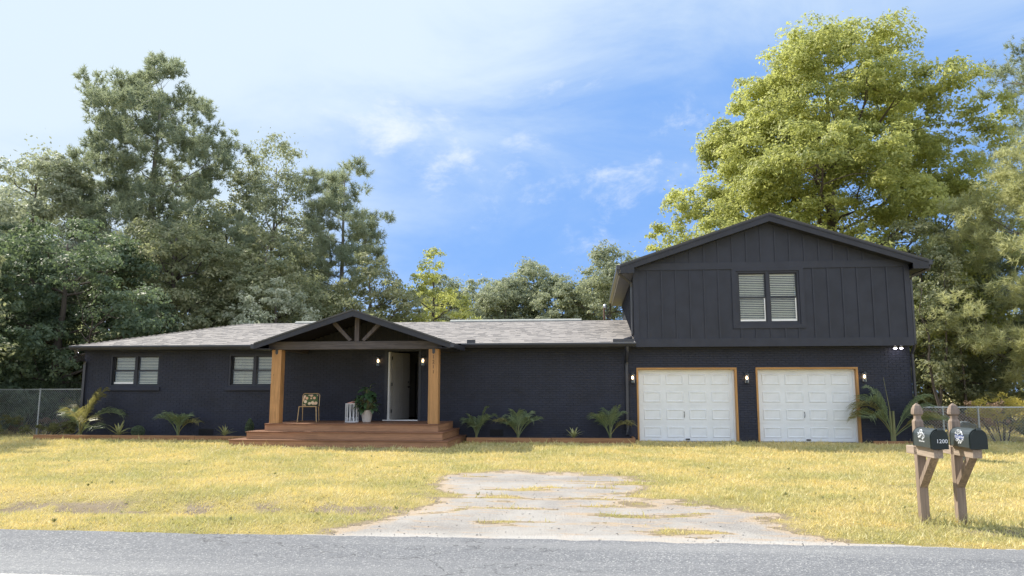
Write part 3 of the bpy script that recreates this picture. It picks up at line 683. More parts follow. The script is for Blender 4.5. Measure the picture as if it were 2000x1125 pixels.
# upper storey --------------------------------------------------------------------
UX0, UX1, UY, UZ0 = 1.33, 9.03, -.35, 2.75
PX, PZ, SLU = 5.19, 6.56, .336
def uz(x, dz=0): return PZ-abs(x-PX)*SLU+dz
UYB = 7.6
UW = (4.26, 6.02, 3.38, 4.92)
def upper():
    m = MB(); wall_holes(m, UX0, UX1, UZ0+.02, 5.05, UY, UY+.15, [UW])
    m.prism([(UX0, UY, 5.05), (UX1, UY, 5.05), (UX1, UY, uz(UX1)-.12), (PX, UY, PZ-.12), (UX0, UY, uz(UX0)-.12)], (0, .15, 0))
    m.box(UX0, UX0+.15, UY+.15, UYB, UZ0+.02, uz(UX0)-.1); m.box(UX1-.15, UX1, UY+.15, UYB, UZ0+.02, uz(UX1)-.1); m.box(UX0+.15, UX1-.15, UYB-.15, UYB, UZ0+.02, 5.05)
    m.box(UX0+.15, UX1-.15, UY+.15, .02, UZ0+.02, UZ0+.05)
    m.build('upper_wall', M['siding'], house)
    f = UY-.022
    B('trim_board', M['trim'], house, UX0-.02, UX1+.02, f-.012, UY-.001, 2.745, 2.985); B('trim_board', M['trim'], house, UX0, UX1, f-.008, UY-.001, 4.985, 5.19)
    B('corner_board', M['trim'], house, UX0-.02, UX0+.13, f-.004, UY-.001, 2.986, 4.984); B('corner_board', M['trim'], house, UX1-.13, UX1+.02, f-.004, UY-.001, 2.986, 4.984)
    x0, x1, z0, z1 = UW
    B('window_trim', M['trim'], house, x0-.13, x0-.002, f-.01, UY-.001, z0-.12, 4.983); B('window_trim', M['trim'], house, x1+.002, x1+.13, f-.01, UY-.001, z0-.12, 4.983)
    B('window_trim', M['trim'], house, x0-.0015, x1+.0015, f-.01, UY-.001, z0-.12, z0-.002); B('window_trim', M['trim'], house, x0-.0015, x1+.0015, f-.01, UY-.001, z1+.002, 4.983)
    B('soffit', M['trim'], house, UX0, UX1, UY, -.012, 2.742, 2.768)
    def bat(x, a, b): B('batten', M['trim'], house, x-.022, x+.022, UY-.020, UY-.0005, a, b)
    x = UX0+.13+.27
    while x < x0-.2: bat(x, 2.986, 4.984); x += .405
    x = x1+.13+.26
    while x < UX1-.2: bat(x, 2.986, 4.984); x += .405
    for x in (x0+.1, x0+.51, x0+.92, x0+1.33, x0+1.7): bat(x, 2.986, z0-.121)
    x = PX-.2-.405*7
    for k in range(15):
        if uz(x)-.2 > 5.35: bat(x, 5.191, uz(x)-.17)
        x += .405
    # battens of the side wall
    y = UY+.35
    for k in range(19):
        B('batten', M['trim'], house, UX0-.02, UX0-.0005, y-.022, y+.022, max(2.77, rz(y)), 4.98); y += .405
        if y > UYB-.1: break
    B('corner_board', M['trim'], house, UX0-.02, UX0-.0005, UY, UY+.12, 2.87, 4.98)
    # roof
    yf, yb = -.72, UYB+.25; th = .05; XA, XB = .93, 9.45
    for sgn, xe, nm in ((-1, XA, 'roof'), (1, XB, 'roof')):
        mm = MB(); mm.prism([(xe, yf-.02, uz(xe)), (PX, yf-.02, PZ), (PX, yf-.02, PZ-th), (xe, yf-.02, uz(xe)-th)], (0, yb-yf, 0)); rf = mm.build('upper_roof', M['shingle_dark'], house)
        # rake fascia
        mm = MB(); mm.prism([(xe, yf, uz(xe)-th), (PX, yf, PZ-th), (PX, yf, PZ-.25), (xe, yf, uz(xe)-.24)], (0, .04, 0)); mm.build('rake_board', M['fascia'], house)
        mm = MB(); mm.prism([(xe, yf-.018, uz(xe)-.045), (PX, yf-.018, PZ-.045), (PX, yf-.018, PZ-.09), (xe, yf-.018, uz(xe)-.09)], (0, .017, 0)); mm.build('drip_board', M['fascia'], house)
        xw = UX0 if sgn < 0 else UX1
        # raking soffit front, and boxed flat soffit at the side
        mm = MB(); mm.prism([(xw, yf+.04, uz(xw)-.22), (PX, yf+.04, PZ-.22), (PX, yf+.04, PZ-.235), (xw, yf+.04, uz(xw)-.235)], (0, -yf-.04+UY-.002, 0)); mm.build('soffit', M['fascia'], house)
        a, b = (XA, UX0-.001) if sgn < 0 else (UX1+.001, XB)
        B('soffit', M['fascia'], house, a+.01, b-.01, yf+.05, yb-.05, uz(xe)-.26, uz(xe)-.245)
        # return box at the gable foot
        mm = MB(); mm.prism([(xe, yf+.002, uz(xe)-.10), (xw, yf+.002, uz(xw)-.20), (xw, yf+.002, uz(xe)-.262), (xe, yf+.002, uz(xe)-.262)], (0, .05, 0)); mm.build('eave_return', M['fascia'], house)
        mm = MB(); xg = xe-.11 if sgn < 0 else xe+.01
        mm.box(xg, xg+.10, yf+.02, yb, uz(xe)-.15, uz(xe)-.02); mm.build('gutter', M['gutter'], house)
        B('side_fascia', M['fascia'] if sgn > 0 else M['tanfascia'], house, (xe-.008 if sgn < 0 else xe-.006), (xe+.006 if sgn < 0 else xe+.008), yf+.05, yb, uz(xe)-.25, uz(xe)-.05)
M['shingle_dark'] = mat('dark_shingle', lambda w: pbsdf(w, w.mix(w.noise(oc(w), 20, 4, .7), (.05, .05, .055), (.13, .13, .135)), .9, .2).outputs[0])
M['boards'] = painted('black_shade_boards', (.010, .010, .013), .6, .1)  # black paint deepened to hold the shade under the porch roof
M['tanfascia'] = painted('tan_fascia', (.36, .33, .27), .6, .1)
upper()
window(*UW, UY, .03, whites=(2, 2), blinds=(.02, .0), label='pair of tall sash windows in the upper gable wall')
e_ = uz(.93)
downspout([(.86, -.60, e_-.14), (.88, -.60, e_-.26), (1.24, -.33, e_-.50), (1.27, -.30, e_-.62), (1.27, -.30, 3.12), (1.24, -.30, 3.03), (1.02, -.38, 2.96)], r=.045)
downspout([(9.52, -.60, e_-.14), (9.5, -.60, e_-.26), (9.12, -.33, e_-.42), (9.09, -.31, e_-.52), (9.09, -.31, 2.80), (9.10, -.2, 2.66), (9.10, -.05, 2.52), (9.10, -.05, .12)], r=.045)
def mast():
    m = MB(); m.tube([(.60, 7.0, 3.2), (.60, 7.0, 4.72)], .035, 8); o = m.build('service_mast', M['pipe'], house)
    MB().lathe([(0, .14), (.05, .12), (.075, .05), (.08, 0), (.04, -.02)], (.64, 7.0, 4.72), 12).build('weather_head', M['galv'], o, smooth=True)
    MB().tube([(.69, 7.0, 4.70), (.76, 7, 4.5), (.72, 7, 4.3), (.82, 7, 4.0)], .022, 6).build('service_cable', M['steel'], o)
    MB().box(.62, .90, 6.98, 7.02, 4.38, 4.42).build('bracket', M['steel'], o); MB().box(.75, .84, 6.98, 7.02, 3.6, 4.3).build('bracket', M['steel'], o)
mast()
MB().tube([(3.3, 1.2, 5.7), (3.3, 1.2, 6.28)], .04, 8).build('vent_pipe', M['galv'], house)
for x0, x1, z0 in ((-11.98, -11.5, .14), (-2.95, -2.55, .16)):
    v = MB(); v.box(x0, x1, -.014, -.0095, z0, z0+.2); v = v.build('foundation_vent', M['vent'], house)
    for k in range(5): MB().box(x0+.02, x1-.02, -.024, -.0145, z0+.02+k*.035, z0+.032+k*.035).build('louvre', M['vent'], v)

# garage doors -------------------------------------------------------------------
def garage(x0, x1, zt, lab):
    yd = .15
    m = MB(); n = 4; zb = .05; hh = (zt-.06-zb)/n
    for k in range(n):
        m.box(x0+.05, x1-.05, yd+(.004 if k == 3 else 0), yd+.04, zb+k*hh+.006, zb+(k+1)*hh-.006)
    m.box(x0+.05, x1-.05, yd+.012, yd+.035, zb, zt-.06)
    d = m.build('garage_door', M['white'], house); d['label'] = lab
    W = (x1-x0-.1); pw = .50; gap = (W-4*pw)/4.6
    pm = None
    for k in range(n):
        for j in range(4):
            px = x0+.05+gap*.8+j*(pw+gap); pz = zb+k*hh+.10; ph = hh-.20
            if pm is None:
                q = MB(); rings = [(0, 0), (.012, -.013), (.030, -.013), (.052, -.002), (.06, -.003)]
                for ins, dy in rings: q.v += [(ins, dy, ins), (pw-ins, dy, ins), (pw-ins, dy, ph-ins), (ins, dy, ph-ins)]
                for r_ in range(len(rings)-1):
                    for e in range(4): f = (e+1) % 4; q.face(r_*4+e, r_*4+f, r_*4+4+f, r_*4+4+e)
                b4 = (len(rings)-1)*4; q.face(b4, b4+1, b4+2, b4+3)
                o = q.build('raised_panel', M['white'], d, loc=(px, yd+(.002 if k == 3 else -.002), pz)); pm = o.data
            else: o = link('raised_panel', pm, d, (px, yd+(.002 if k == 3 else -.002), pz))
    xc = (x0+x1)/2; zh = zb+hh*1.5
    MB().tube([(xc-.07, yd-.004, zh-.08), (xc-.07, yd-.04, zh-.06), (xc-.065, yd-.045, zh), (xc-.07, yd-.04, zh+.06), (xc-.07, yd-.004, zh+.08)], .009, 6).build('door_handle', M['steel'], d)
    MB().box(xc-.05, xc+.07, yd-.03, yd-.003, zb+.03, zb+.07).build('lift_handle', M['steel'], d)
    t = .05
    B('garage_trim', M['gtrimZ'], house, x0-.03, x0+.022, -.026, yd-.01, .0, zt-.026); B('garage_trim', M['gtrimZ'], house, x1-.022, x1+.035, -.026, yd-.01, .0, zt-.026)
    B('garage_trim', M['gtrimX'], house, x0-.03, x1+.035, -.028, yd-.01, zt-.025, zt+.03)
    B('door_stop', M['vinyl'], house, x0+.023, x0+.06, yd-.03, yd-.006, .0, zt-.03); B('door_stop', M['vinyl'], house, x1-.075, x1-.023, yd-.04, yd-.006, .0, zt-.03); B('door_stop', M['vinyl'], house, x0+.061, x1-.076, yd-.03, yd-.006, zt-.07, zt-.03)
    B('garage_apron', M['gravel'], house, x0-.02, x1+.02, -.10, .2, -.1, .045)
garage(*G1, 'white panelled garage door next to the low wing'); garage(*G2, 'white panelled garage door by the right end of the house')

# porch -------------------------------------------------------------------------
def porch():
    X0, X1, YF, ZD = -8.90, -4.06, -2.25, .60
    dk = B('deck', M['riser'], house, X0+.02, X1-.02, YF+.03, -.012, .38, ZD-.032)
    w_ = .1385; nb = 16; first = None
    for k in range(nb):
        y1 = -.013-k*.141
        if first is None:
            o = MB().box(X0, X1, -w_, 0, -.028, 0).build('deck_board', M['deck'], dk, bevel=.003, loc=(0, y1, ZD)); first = o
        else:
            o = first.copy(); col.objects.link(o); o.parent = dk; o.location = (0, y1, ZD-random.uniform(0, .0015))
    steps = [(0, X0, X1, YF, .40, .60), (1, X0-.36, X1+.20, YF-.36, .20, .40), (2, X0-.68, X1+.40, YF-.70, -.05, .20)]
    B('riser', M['riser'], dk, X0, X1, YF+.012, YF+.03, .40, ZD-.03); B('riser', M['riserY'], dk, X1-.02, X1-.001, YF+.03, -.015, .40, ZD-.03); B('riser', M['riserY'], dk, X0+.001, X0+.02, YF+.03, -.015, .40, ZD-.03)
    px0, px1, py = X0, X1, YF
    for k, a, b, yf, zb, zt in steps[1:]:
        st = B('step', M['riser'], house, a+.015, b-.015, yf+.015, py+.02, zb, zt-.03)
        B('riser', M['riserY'], st, b-.033, b-.014, yf+.035, -.015, zb, zt-.03); B('riser', M['riserY'], st, a+.014, a+.033, yf+.035, -.015, zb, zt-.03)
        nb = 2; d = (py-yf+.02)/nb if nb else 0
        for i in range(nb): B('tread', M['deck'], st, a-.012, b+.012, yf-.012+i*(d+.004), yf-.012+i*(d+.004)+d-.003, zt-.029, zt, bevel=.003)
        yS = yf-.012+nb*(d+.004)
        B('tread', M['deckY'], st, px1+.001, b+.012, yS, -.014, zt-.029, zt, bevel=.003); B('tread', M['deckY'], st, a-.012, px0-.001, yS, -.014, zt-.029, zt, bevel=.003)
        px0, px1, py = a, b, yf
    YP = -2.20
    posts = []
    for x0 in (-8.80, -4.36):
        p = B('porch_post', M['post'], house, x0, x0+.275, YP, YP+.27, ZD+.001, 2.62, bevel=.006); posts.append(p)
        MB().prism([(x0+.10, YP-.008, 2.619), (x0+.175, YP-.008, 2.619), (x0+.175, YP-.008, 2.52), (x0+.155, YP-.008, 2.49), (x0+.12, YP-.008, 2.49), (x0+.10, YP-.008, 2.52)], (0, .007, 0)).build('post_bracket', M['steel'], p)
    # house number, one digit above the other
    z = 2.36
    for ch in '1211':
        t = text_mesh(ch, .135, .004); o = link('house_number', t, posts[1], (-4.36+.1375, YP-.002, z-.0)); o.rotation_euler = (R(90), 0, 0); z -= .135
        t.materials.append(M['number'])
    B('beam', M['beam'], house, -8.90, -3.98, YP-.02, YP+.14, 2.622, 2.845, bevel=.006)
    for x in (-8.66, -4.22): B('side_beam', M['beam'], house, x-.08, x+.08, YP+.141, -.02, 2.622, 2.80)
    PXc, PZc = -6.39, 3.70; XA, XB = -9.16, -3.70; s1 = (PZc-2.79)/(PXc-XA); s2 = (PZc-2.79)/(XB-PXc)
    B('king_post', M['beamZ'], house, PXc-.06, PXc+.06, YP, YP+.12, 2.846, 3.50)
    for sg in (-1, 1):
        a = Vector((PXc+sg*.18, 0, 2.847)); b = Vector((PXc+sg*.66, 0, 3.36)); d = (b-a).normalized(); nn = Vector((d.z, 0, -d.x))*.055
        pts = [a-nn, a+nn, b+nn, b-nn]; pts = [(p.x, YP+.005, max(p.z, 2.846)) for p in pts]
        MB().prism(pts, (0, .11, 0)).build('strut', M['beamZ'], house)
    yf = -2.60; yb = 2.4
    for sg, xe in ((-1, XA), (1, XB)):
        ze = 2.79
        MB().prism([(xe, yf-.02, ze), (PXc, yf-.02, PZc), (PXc, yf-.02, PZc-.04), (xe, yf-.02, ze-.04)], (0, yb-yf, 0)).build('porch_roof', M['shingle_dark'], house)
        MB().prism([(xe, yf, ze-.04), (PXc, yf, PZc-.04), (PXc, yf, PZc-.20), (xe, yf, ze-.17)], (0, .04, 0)).build('rake_board', M['fascia'], house)
        MB().prism([(xe, yf+.04, ze-.06), (PXc, yf+.04, PZc-.06), (PXc, yf+.04, PZc-.08), (xe, yf+.04, ze-.08)], (0, 2.0, 0)).build('porch_ceiling', M['boards'], house)
        B('porch_gutter', M['gutter'], house, xe-.10 if sg < 0 else xe, xe if sg < 0 else xe+.10, yf+.02, EY-.12, ze-.15, ze-.03)
        B('eave_board', M['fascia'], house, xe+(0 if sg < 0 else -.45), xe+(.45 if sg < 0 else 0), yf+.045, EY-.02, ze-.17, ze-.155)
    m = MB()  # boarding at the back of the gable
    xb = -9.0
    while xb < -3.82:
        zt = PZc-.1-abs(xb+.07-PXc)*(s1 if xb < PXc else s2)
        if zt > 2.80: B('gable_board', M['boards'], house, xb, xb+.138, -.63, -.61, 2.76, zt)
        xb += .142
def text_mesh(s, size, ext, align='CENTER'):
    c = bpy.data.curves.new('lettering', 'FONT'); c.body = s; c.size = size; c.extrude = ext; c.align_x = align; c.offset = 0; c.resolution_u = 3
    o = bpy.data.objects.new('lettering', c); col.objects.link(o)
    dg = bpy.context.evaluated_depsgraph_get(); me = bpy.data.meshes.new_from_object(o.evaluated_get(dg))
    bpy.data.objects.remove(o); me.materials.clear(); return me
porch()

# timber edging ---------------------------------------------------------------------
def edging(segs, lab):
    e = empty('garden_edging', (segs[0][0], segs[0][2], 0), 0, lab, 'garden edging')
    for x0, x1, y0, y1, z1 in segs:
        o = B('timber', M['edge'], e, x0-segs[0][0], x1-segs[0][0], y0-segs[0][2], y1-segs[0][2], -.06, z1, bevel=.006)
edging([(-16.7, -14.2, -.95, -.88, .18), (-14.19, -11.6, -.95, -.88, .18), (-11.59, -9.62, -.95, -.88, .175)], 'long low timber board edging the bed left of the porch steps')
edging([(-3.5, -1.1, -.95, -.88, .175), (-1.09, 1.23, -.95, -.88, .18), (1.18, 1.25, -.87, -.03, .18)], 'low timber edging the bed between porch steps and garage doors')
edging([(7.68, 8.6, -.72, -.64, .13), (8.61, 9.35, -.72, -.64, .12)], 'short timber edging round the large palm at the right corner')

# lamps -----------------------------------------------------------------------------
def lantern(x, z, y, lab):
    t = empty('wall_lantern', (x, y, z), 0, lab, 'wall lamp', 'lit wall lanterns on the house front')
    MB().box(-.05, .05, -.015, -.001, -.16, .16).build('back_plate', M['steel'], t)
    MB().tube([(0, -.015, .13), (0, -.09, .15), (0, -.09, .12)], .012, 6).build('arm', M['steel'], t)
    MB().lathe([(.0, .135), (.05, .13), (.058, .10), (.058, .085)], (0, -.09, 0), 14).build('cap', M['steel'], t, smooth=True)
    MB().lathe([(.055, .085), (.055, -.15)], (0, -.09, 0), 16).build('glass_shade', M['glass'], t, smooth=True)
    MB().lathe([(.057, -.15), (.057, -.165), (.0, -.165)], (0, -.09, 0), 14).build('bottom_ring', M['steel'], t)
    MB().lathe([(.016, .08), (.016, .04)], (0, -.09, 0), 8).build('lamp_socket', M['steel'], t)
    MB().lathe([(.006, .045), (.022, .02), (.030, -.015), (.022, -.045), (.0, -.058)], (0, -.09, 0), 12).build('bulb', M['bulb'], t, smooth=True)
lantern(-6.36, 2.40, -.01, 'lit black wall lantern left of the open front door'); lantern(-5.02+.04, 2.40, -.01, 'lit black wall lantern between front door and numbered porch post')
lantern(1.25, 1.88, -.01, 'lit black wall lantern between downspout and left garage door'); lantern(4.50, 1.87, -.01, 'lit black wall lantern between the two garage doors'); lantern(7.75, 1.90, -.01, 'lit black wall lantern above the large palm')
def flood(x, y, z, lab, n):
    t = empty('floodlight', (x, y, z), 0, lab, 'floodlight')
    MB().box(-.1, .1, -.03, .03, .0, .035).build('mount', M['fascia'], t)
    for k in range(n):
        dx = (k-(n-1)/2)*.16
        MB().lathe([(.03, .0), (.055, -.04), (.055, -.06)], (dx, -.03, 0), 14).build('lamp_head', M['vinyl'], t, smooth=True)
        MB().lathe([(.0, -.085), (.035, -.075), (.050, -.058)], (dx, -.03, 0), 14).build('lens', M['led'], t, smooth=True)
flood(8.68, -.16, 2.74, 'lit twin floodlight under the upper floor at its right end', 2); flood(-15.99, -.25, 2.74, 'lit floodlight under the eave at the left corner of the house', 1)

# porch furniture ----------------------------------------------------------------------
def chair():
    t = empty('patio_chair', (-8.07, -1.15, .60), R(8), 'brass framed patio chair with rounded back standing on the porch', 'chair')
    w_ = .24; r = .011
    MB().tube([(-w_, -.2, .44), (-w_-.03, -.24, .01)], r, 8).build('leg', M['gold'], t); MB().tube([(w_, -.2, .44), (w_+.03, -.24, .01)], r, 8).build('leg', M['gold'], t)
    MB().tube([(-w_+.01, .2, .44), (-w_, .26, .01)], r, 8).build('leg', M['gold'], t); MB().tube([(w_-.01, .2, .44), (w_, .26, .01)], r, 8).build('leg', M['gold'], t)
    for s in (-1, 1): MB().tube([(s*(w_+.03), -.24, .012), (s*w_, .26, .012)], r, 8).build('runner', M['gold'], t)
    MB().tube([(-w_, .2, .44), (-w_-.005, .24, .75), (-w_+.01, .25, .79), (-w_+.05, .255, .81), (w_-.05, .255, .81), (w_-.01, .25, .79), (w_+.005, .24, .75), (w_, .2, .44)], r, 8).build('back_frame', M['gold'], t)
    MB().tube([(-w_, -.2, .44), (w_, -.2, .44), (w_, .2, .44), (-w_, .2, .44), (-w_, -.2, .44)], r, 8).build('seat_frame', M['gold'], t)
    for k in range(9): x = -.2+k*.05; MB().tube([(x, -.2, .442), (x, .2, .442), (x, .248, .80)], .004, 5).build('wire', M['steel'], t)
    c = empty('cushion_base', (0, 0, 0)); bpy.data.objects.remove(c)
    m = MB(); N = 10; W, Hh, T = .215, .165, .06
    for side in (-1, 1):
        b0 = len(m.v)
        for i in range(N+1):
            for j in range(N+1):
                u = -1+2*i/N; v = -1+2*j/N; th = T*(1-u**4)*(1-v**4)**.8
                m.v.append((u*W*(1-.05*v*v), side*th, v*Hh*(1-.05*u*u)))
        for i in range(N):
            for j in range(N):
                a = b0+i*(N+1)+j; q = (a, a+1, a+N+2, a+N+1) if side > 0 else (a+N+1, a+N+2, a+1, a); m.face(*q)
    o = m.build('cushion', M['cushion'], None, smooth=True, loc=(-8.09, -1.0, .60+.455+.17)); o.rotation_euler = (R(-12), 0, R(8))
    tag(o, 'square floral cushion in peach and green leaning on the brass patio chair', 'cushion')
chair()
def side_table():
    t = empty('side_table', (-6.81, -1.1, .60), 0, 'white openwork metal drum side table on the porch', 'side table')
    r = .19; h = .53
    MB().lathe([(0, h), (r, h), (r+.004, h-.008), (r, h-.018), (0, h-.018)], n=24).build('table_top', M['whitemetal'], t)
    MB().lathe([(r-.008, 0), (r+.006, 0), (r+.006, .014), (r-.008, .014), (r-.008, 0)], n=24).build('base_ring', M['whitemetal'], t)
    for k in range(12):
        a = 2*math.pi*k/12
        for d in (-.26, -.13, .0, .13, .26):
            p = lambda an, z: (math.cos(an)*(r-.004), math.sin(an)*(r-.004), z)
            if abs(d) < .2: MB().tube([p(a+d*.2, .01), p(a+d*1.0, h-.015)], .005, 5).build('wire', M['whitemetal'], t)
        if k % 2 == 0:
            MB().tube([p(a-.26, .014), p(a-.2, .12), p(a, .17), p(a+.2, .12), p(a+.26, .014)], .005, 5).build('wire', M['whitemetal'], t)
    m = MB(); m.box(-.12, .12, -.09, .09, 0, .012); o = m.build('magazine', M['red'], None, loc=(-6.83, -1.1, 1.132)); o.rotation_euler = (0, 0, R(20))
    m2 = MB().prism([(-.12, -.091, .013), (-.12, .09, .013), (.0, .09, .022), (.12, .09, .055), (.12, -.09, .055), (0, -.09, .022)][:0] or [(-.118, -.088, .014), (.0, -.088, .02), (.118, -.088, .05), (.0, -.088, .045)], (0, .176, 0)).build('cover', M['coral'], o)
    tag(o, 'open red covered magazine lying on the white side table', 'magazine')
side_table()
def leaf_mesh(L, W, fold=.15, droop=.3, n=5, name='leaf', mt=None):
    m = MB(); r = random.Random(1)
    for i in range(n+1):
        t = i/n; w_ = W*math.sin(math.pi*min(1, (t*.92+.06)))**.8; z = -droop*L*t*t
        m.v += [(t*L, -w_, z+w_*fold), (t*L, 0, z), (t*L, w_, z+w_*fold)]
    m.cur = .6
    for i in range(n):
        a = i*3; m.face(a, a+1, a+4, a+3); m.cur = .3; m.face(a+1, a+2, a+5, a+4); m.cur = .6
    o = m.build(name, mt, None, smooth=True); me = o.data; bpy.data.objects.remove(o); return me
def potted():
    t = empty('potted_plant', (-6.37, -1.1, .60), 0, 'broad leaved green plant in a whitewashed ribbed pot beside the front door', 'potted plant')
    m = MB(); N = 36; pr = [(0, 0), (.11, 0), (.12, .01), (.165, .30), (.175, .305), (.175, .335), (.155, .335), (.15, .28), (0, .28)]
    m.lathe(pr, n=N)
    for i, v in enumerate(m.v):
        k = i % N
        if 2*N <= i < 4*N and k % 2: m.v[i] = (v[0]*.965, v[1]*.965, v[2])
    m.build('pot', M['pot'], t)
    MB().lathe([(0, .285), (.148, .285)], n=18).build('soil', M['soil'], t)
    leaf = [leaf_mesh(.17, .055, .25, .35, 5, 'leaf', M['ficus']), leaf_mesh(.22, .07, .2, .5, 5, 'leaf', M['ficus'])]
    r = random.Random(12); sm = MB()
    for k in range(100):
        a = r.uniform(0, 2*math.pi); h = r.random(); z = .36+.46*h if k > 14 else .75+.3*r.random(); rad = (.06+.25*math.sin(min(1, h*1.02+.05)*math.pi)**.7*r.uniform(.5, 1)) if k > 14 else r.uniform(.0, .09)
        if h < .35 and k > 14: rad = r.uniform(.12, .30)
        p = Vector((math.cos(a)*rad, math.sin(a)*rad, z))
        sm.tube([(0, 0, .28), (p.x*.4, p.y*.4, .3+(p.z-.3)*.6), tuple(p)], .004, 4, cap=False)
        o = link('leaf', leaf[k % 2], t, p); o.rotation_euler = (r.uniform(-.5, .5), r.uniform(-.7, .7), a+r.uniform(-.7, .7)); s = r.uniform(.7, 1.15); o.scale = (s, s, s)
    sm.build('stem', M['stem'], t)
potted()

# palms and bed plants -----------------------------------------------------------------
def frond(L, arch, mt, n=26, ll=.34, seed=0, sweep=0, vshape=.5, fade=None):
    r = random.Random(seed); m = MB(); pts = []
    for i in range(11):
        t = i/10; pts.append(Vector((L*(t*math.cos(arch[0])+.25*arch[1]*t*t), sweep*t*t*L, L*(t*math.sin(arch[0])-arch[1]*t**2.6*.55))))
    m.cur = .8; m.tube([tuple(p) for p in pts], [.012*(1-.8*i/10)+.002 for i in range(11)], 5)
    for k in range(n):
        t = .34+.66*k/(n-1); f = t*10; i = min(9, int(f)); p = pts[i].lerp(pts[i+1], f-i); d = (pts[i+1]-pts[i]).normalized()
        ln = ll*.85*(.45+.9*math.sin(math.pi*min(1, (t-.2)*1.05)))*r.uniform(.85, 1.1)
        for s in (-1, 1):
            side = d.cross(Vector((0, 0, 1))).normalized()*s; out = (side*.75+d*.65+Vector((0, 0, vshape*r.uniform(.3, 1)))).normalized()
            q = p+out*ln*.55; e = p+out*ln+Vector((0, 0, -ln*.35*r.uniform(.5, 1.3))); wv = d*.010
            m.cur = r.random(); m.poly([p-wv*.6, q-wv, e, q+wv, p+wv*.6])
    o = m.build('frond', mt, None); me = o.data; bpy.data.objects.remove(o); return me
def palm(x, y, z, s, n, lab, seed, upr=1.0, dry=.2, stems=3, custom=None, group=None, dens=24, ll=.34):
    t = empty('palm', (x, y, z), 0, lab, 'palm', group); r = random.Random(seed)
    m = MB()
    for k in range(stems): a = r.uniform(0, 6.28); m.tube([(math.cos(a)*.02, math.sin(a)*.02, -.05), (math.cos(a)*.035, math.sin(a)*.035, .18*s), (math.cos(a)*.05, math.sin(a)*.05, .38*s)], [.022*s, .016*s, .008*s], 6)
    m.build('stem', M['stem'], t)
    L = custom or [(360*k/n+r.uniform(-18, 18), r.uniform(60, 86)*upr, r.uniform(.62, .95), r.uniform(.3, .9)) for k in range(n)]
    for k, (az, el, ln, ar) in enumerate(L):
        mt = M['palmdry'] if r.random() < dry else M['palm']
        me = frond(ln*s, (R(el), ar), mt, dens, ll*s, seed*31+k, r.uniform(-.12, .12)); o = link('frond', me, t, (0, 0, .05*s)); o.rotation_euler = (0, 0, R(az))
    if s > 2: MB().tube([(0, 0, .1), (-.05, 0, .9), (-.16, 0, 1.78)], [.014, .010, .003], 5).build('spear_leaf', M['stem'], t)
palm(-15.42, -.62, .12, 1.55, 8, 'tall arching palm at the left corner of the house', 3, dry=.5, custom=[(15, 62, 1.0, .95), (35, 78, 1.02, .35), (185, 74, .62, .6), (-50, 55, .75, .85), (-10, 80, .95, .5), (120, 70, .9, .8), (-80, 72, .8, .8), (-30, 35, .6, .7), (150, 66, .55, .6)], dens=34)
palm(-12.35, -.55, .12, 1.15, 7, 'small arching palm under the wall between the two left windows', 4, dry=.3)
palm(-3.27, -.5, .12, 1.05, 8, 'small palm just right of the porch steps, by the dark vent', 5, dry=.05)
palm(-2.06, -.5, .12, 1.08, 9, 'bushy small palm, second from the porch steps', 6, dry=.15)
palm(.55, -.5, .12, 1.22, 8, 'small upright palm just left of the garage downspout', 8, dry=.1)
palm(8.3, -.42, .08, 2.25, 8, 'large palm with long arching fronds at the right corner of the house', 9, dry=.3, custom=[(184, 80, .88, .85), (172, 76, .84, 1.0), (-3, 70, .76, .55), (8, 62, .66, .6), (205, 68, .66, 1.0), (-22, 52, .62, .7), (165, 70, .70, 1.1), (-14, 44, .62, .6), (150, 82, .8, .5)], dens=44, ll=.25, stems=5)
def rosette(x, y, z, s, n, mt, lab, cat, seed):
    t = empty('spiky_plant', (x, y, z), 0, lab, cat); r = random.Random(seed)
    L = [leaf_mesh(.40*s, .028*s, .4, d, 5, 'leaf', mt) for d in (.05, .25, .45)]
    MB().lathe([(.0, .0), (.03, 0), (.025, .06), (0, .08)], n=8).build('stem', M['stem'], t)
    for k in range(n):
        a = 2.4*k; el = R(82-62*(k/n)+r.uniform(-8, 8)); o = link('leaf', L[k % 3], t, (0, 0, .04)); o.rotation_euler = (0, -el, a); q = r.uniform(.75, 1.1); o.scale = (q, q*1.1, q)
rosette(-14.2, -.6, .12, 1.15, 18, M['variegated'], 'spiky yellow striped plant left of the round clipped bush', 'spiky plant', 1)
rosette(-10.85, -.6, .12, .85, 20, M['variegated'], 'small yellow green spiky plant beside the dark cone shrub', 'spiky plant', 2)
rosette(-.47, -.6, .12, .85, 16, M['variegated'], 'small pale variegated plant between two palms right of the steps', 'spiky plant', 3)

# ------------------------------------------------------------------ foliage engine
def leaf_cloud(C, N, size, axis_up=.35, aspect=.5, seed=0):
    """C: (n,3) leaf centres, N: outward directions or None -> quads"""
    r = np.random.default_rng(seed); n = len(C)
    nn = r.normal(size=(n, 3))
    if N is not None: nn = nn*.55+N*1.0; nn[:, 2] += .35
    else: nn[:, 2] += axis_up*3
    nn /= np.linalg.norm(nn, axis=1)[:, None]+1e-9
    a = r.normal(size=(n, 3)); a[:, 2] -= .4; a -= (nn*a).sum(1)[:, None]*nn; a /= np.linalg.norm(a, axis=1)[:, None]+1e-9
    b = np.cross(nn, a); s = size*r.uniform(.55, 1.4, n)[:, None]
    a = a*s*.5; b = b*s*.5*aspect
    V = np.stack([C-a, C-b+a*.1, C+a, C+b+a*.1], 1).reshape(-1, 3)
    return V, np.arange(4*n).reshape(-1, 4)
def unit(r, n):
    d = r.normal(size=(n, 3)); return d/np.linalg.norm(d, axis=1)[:, None]
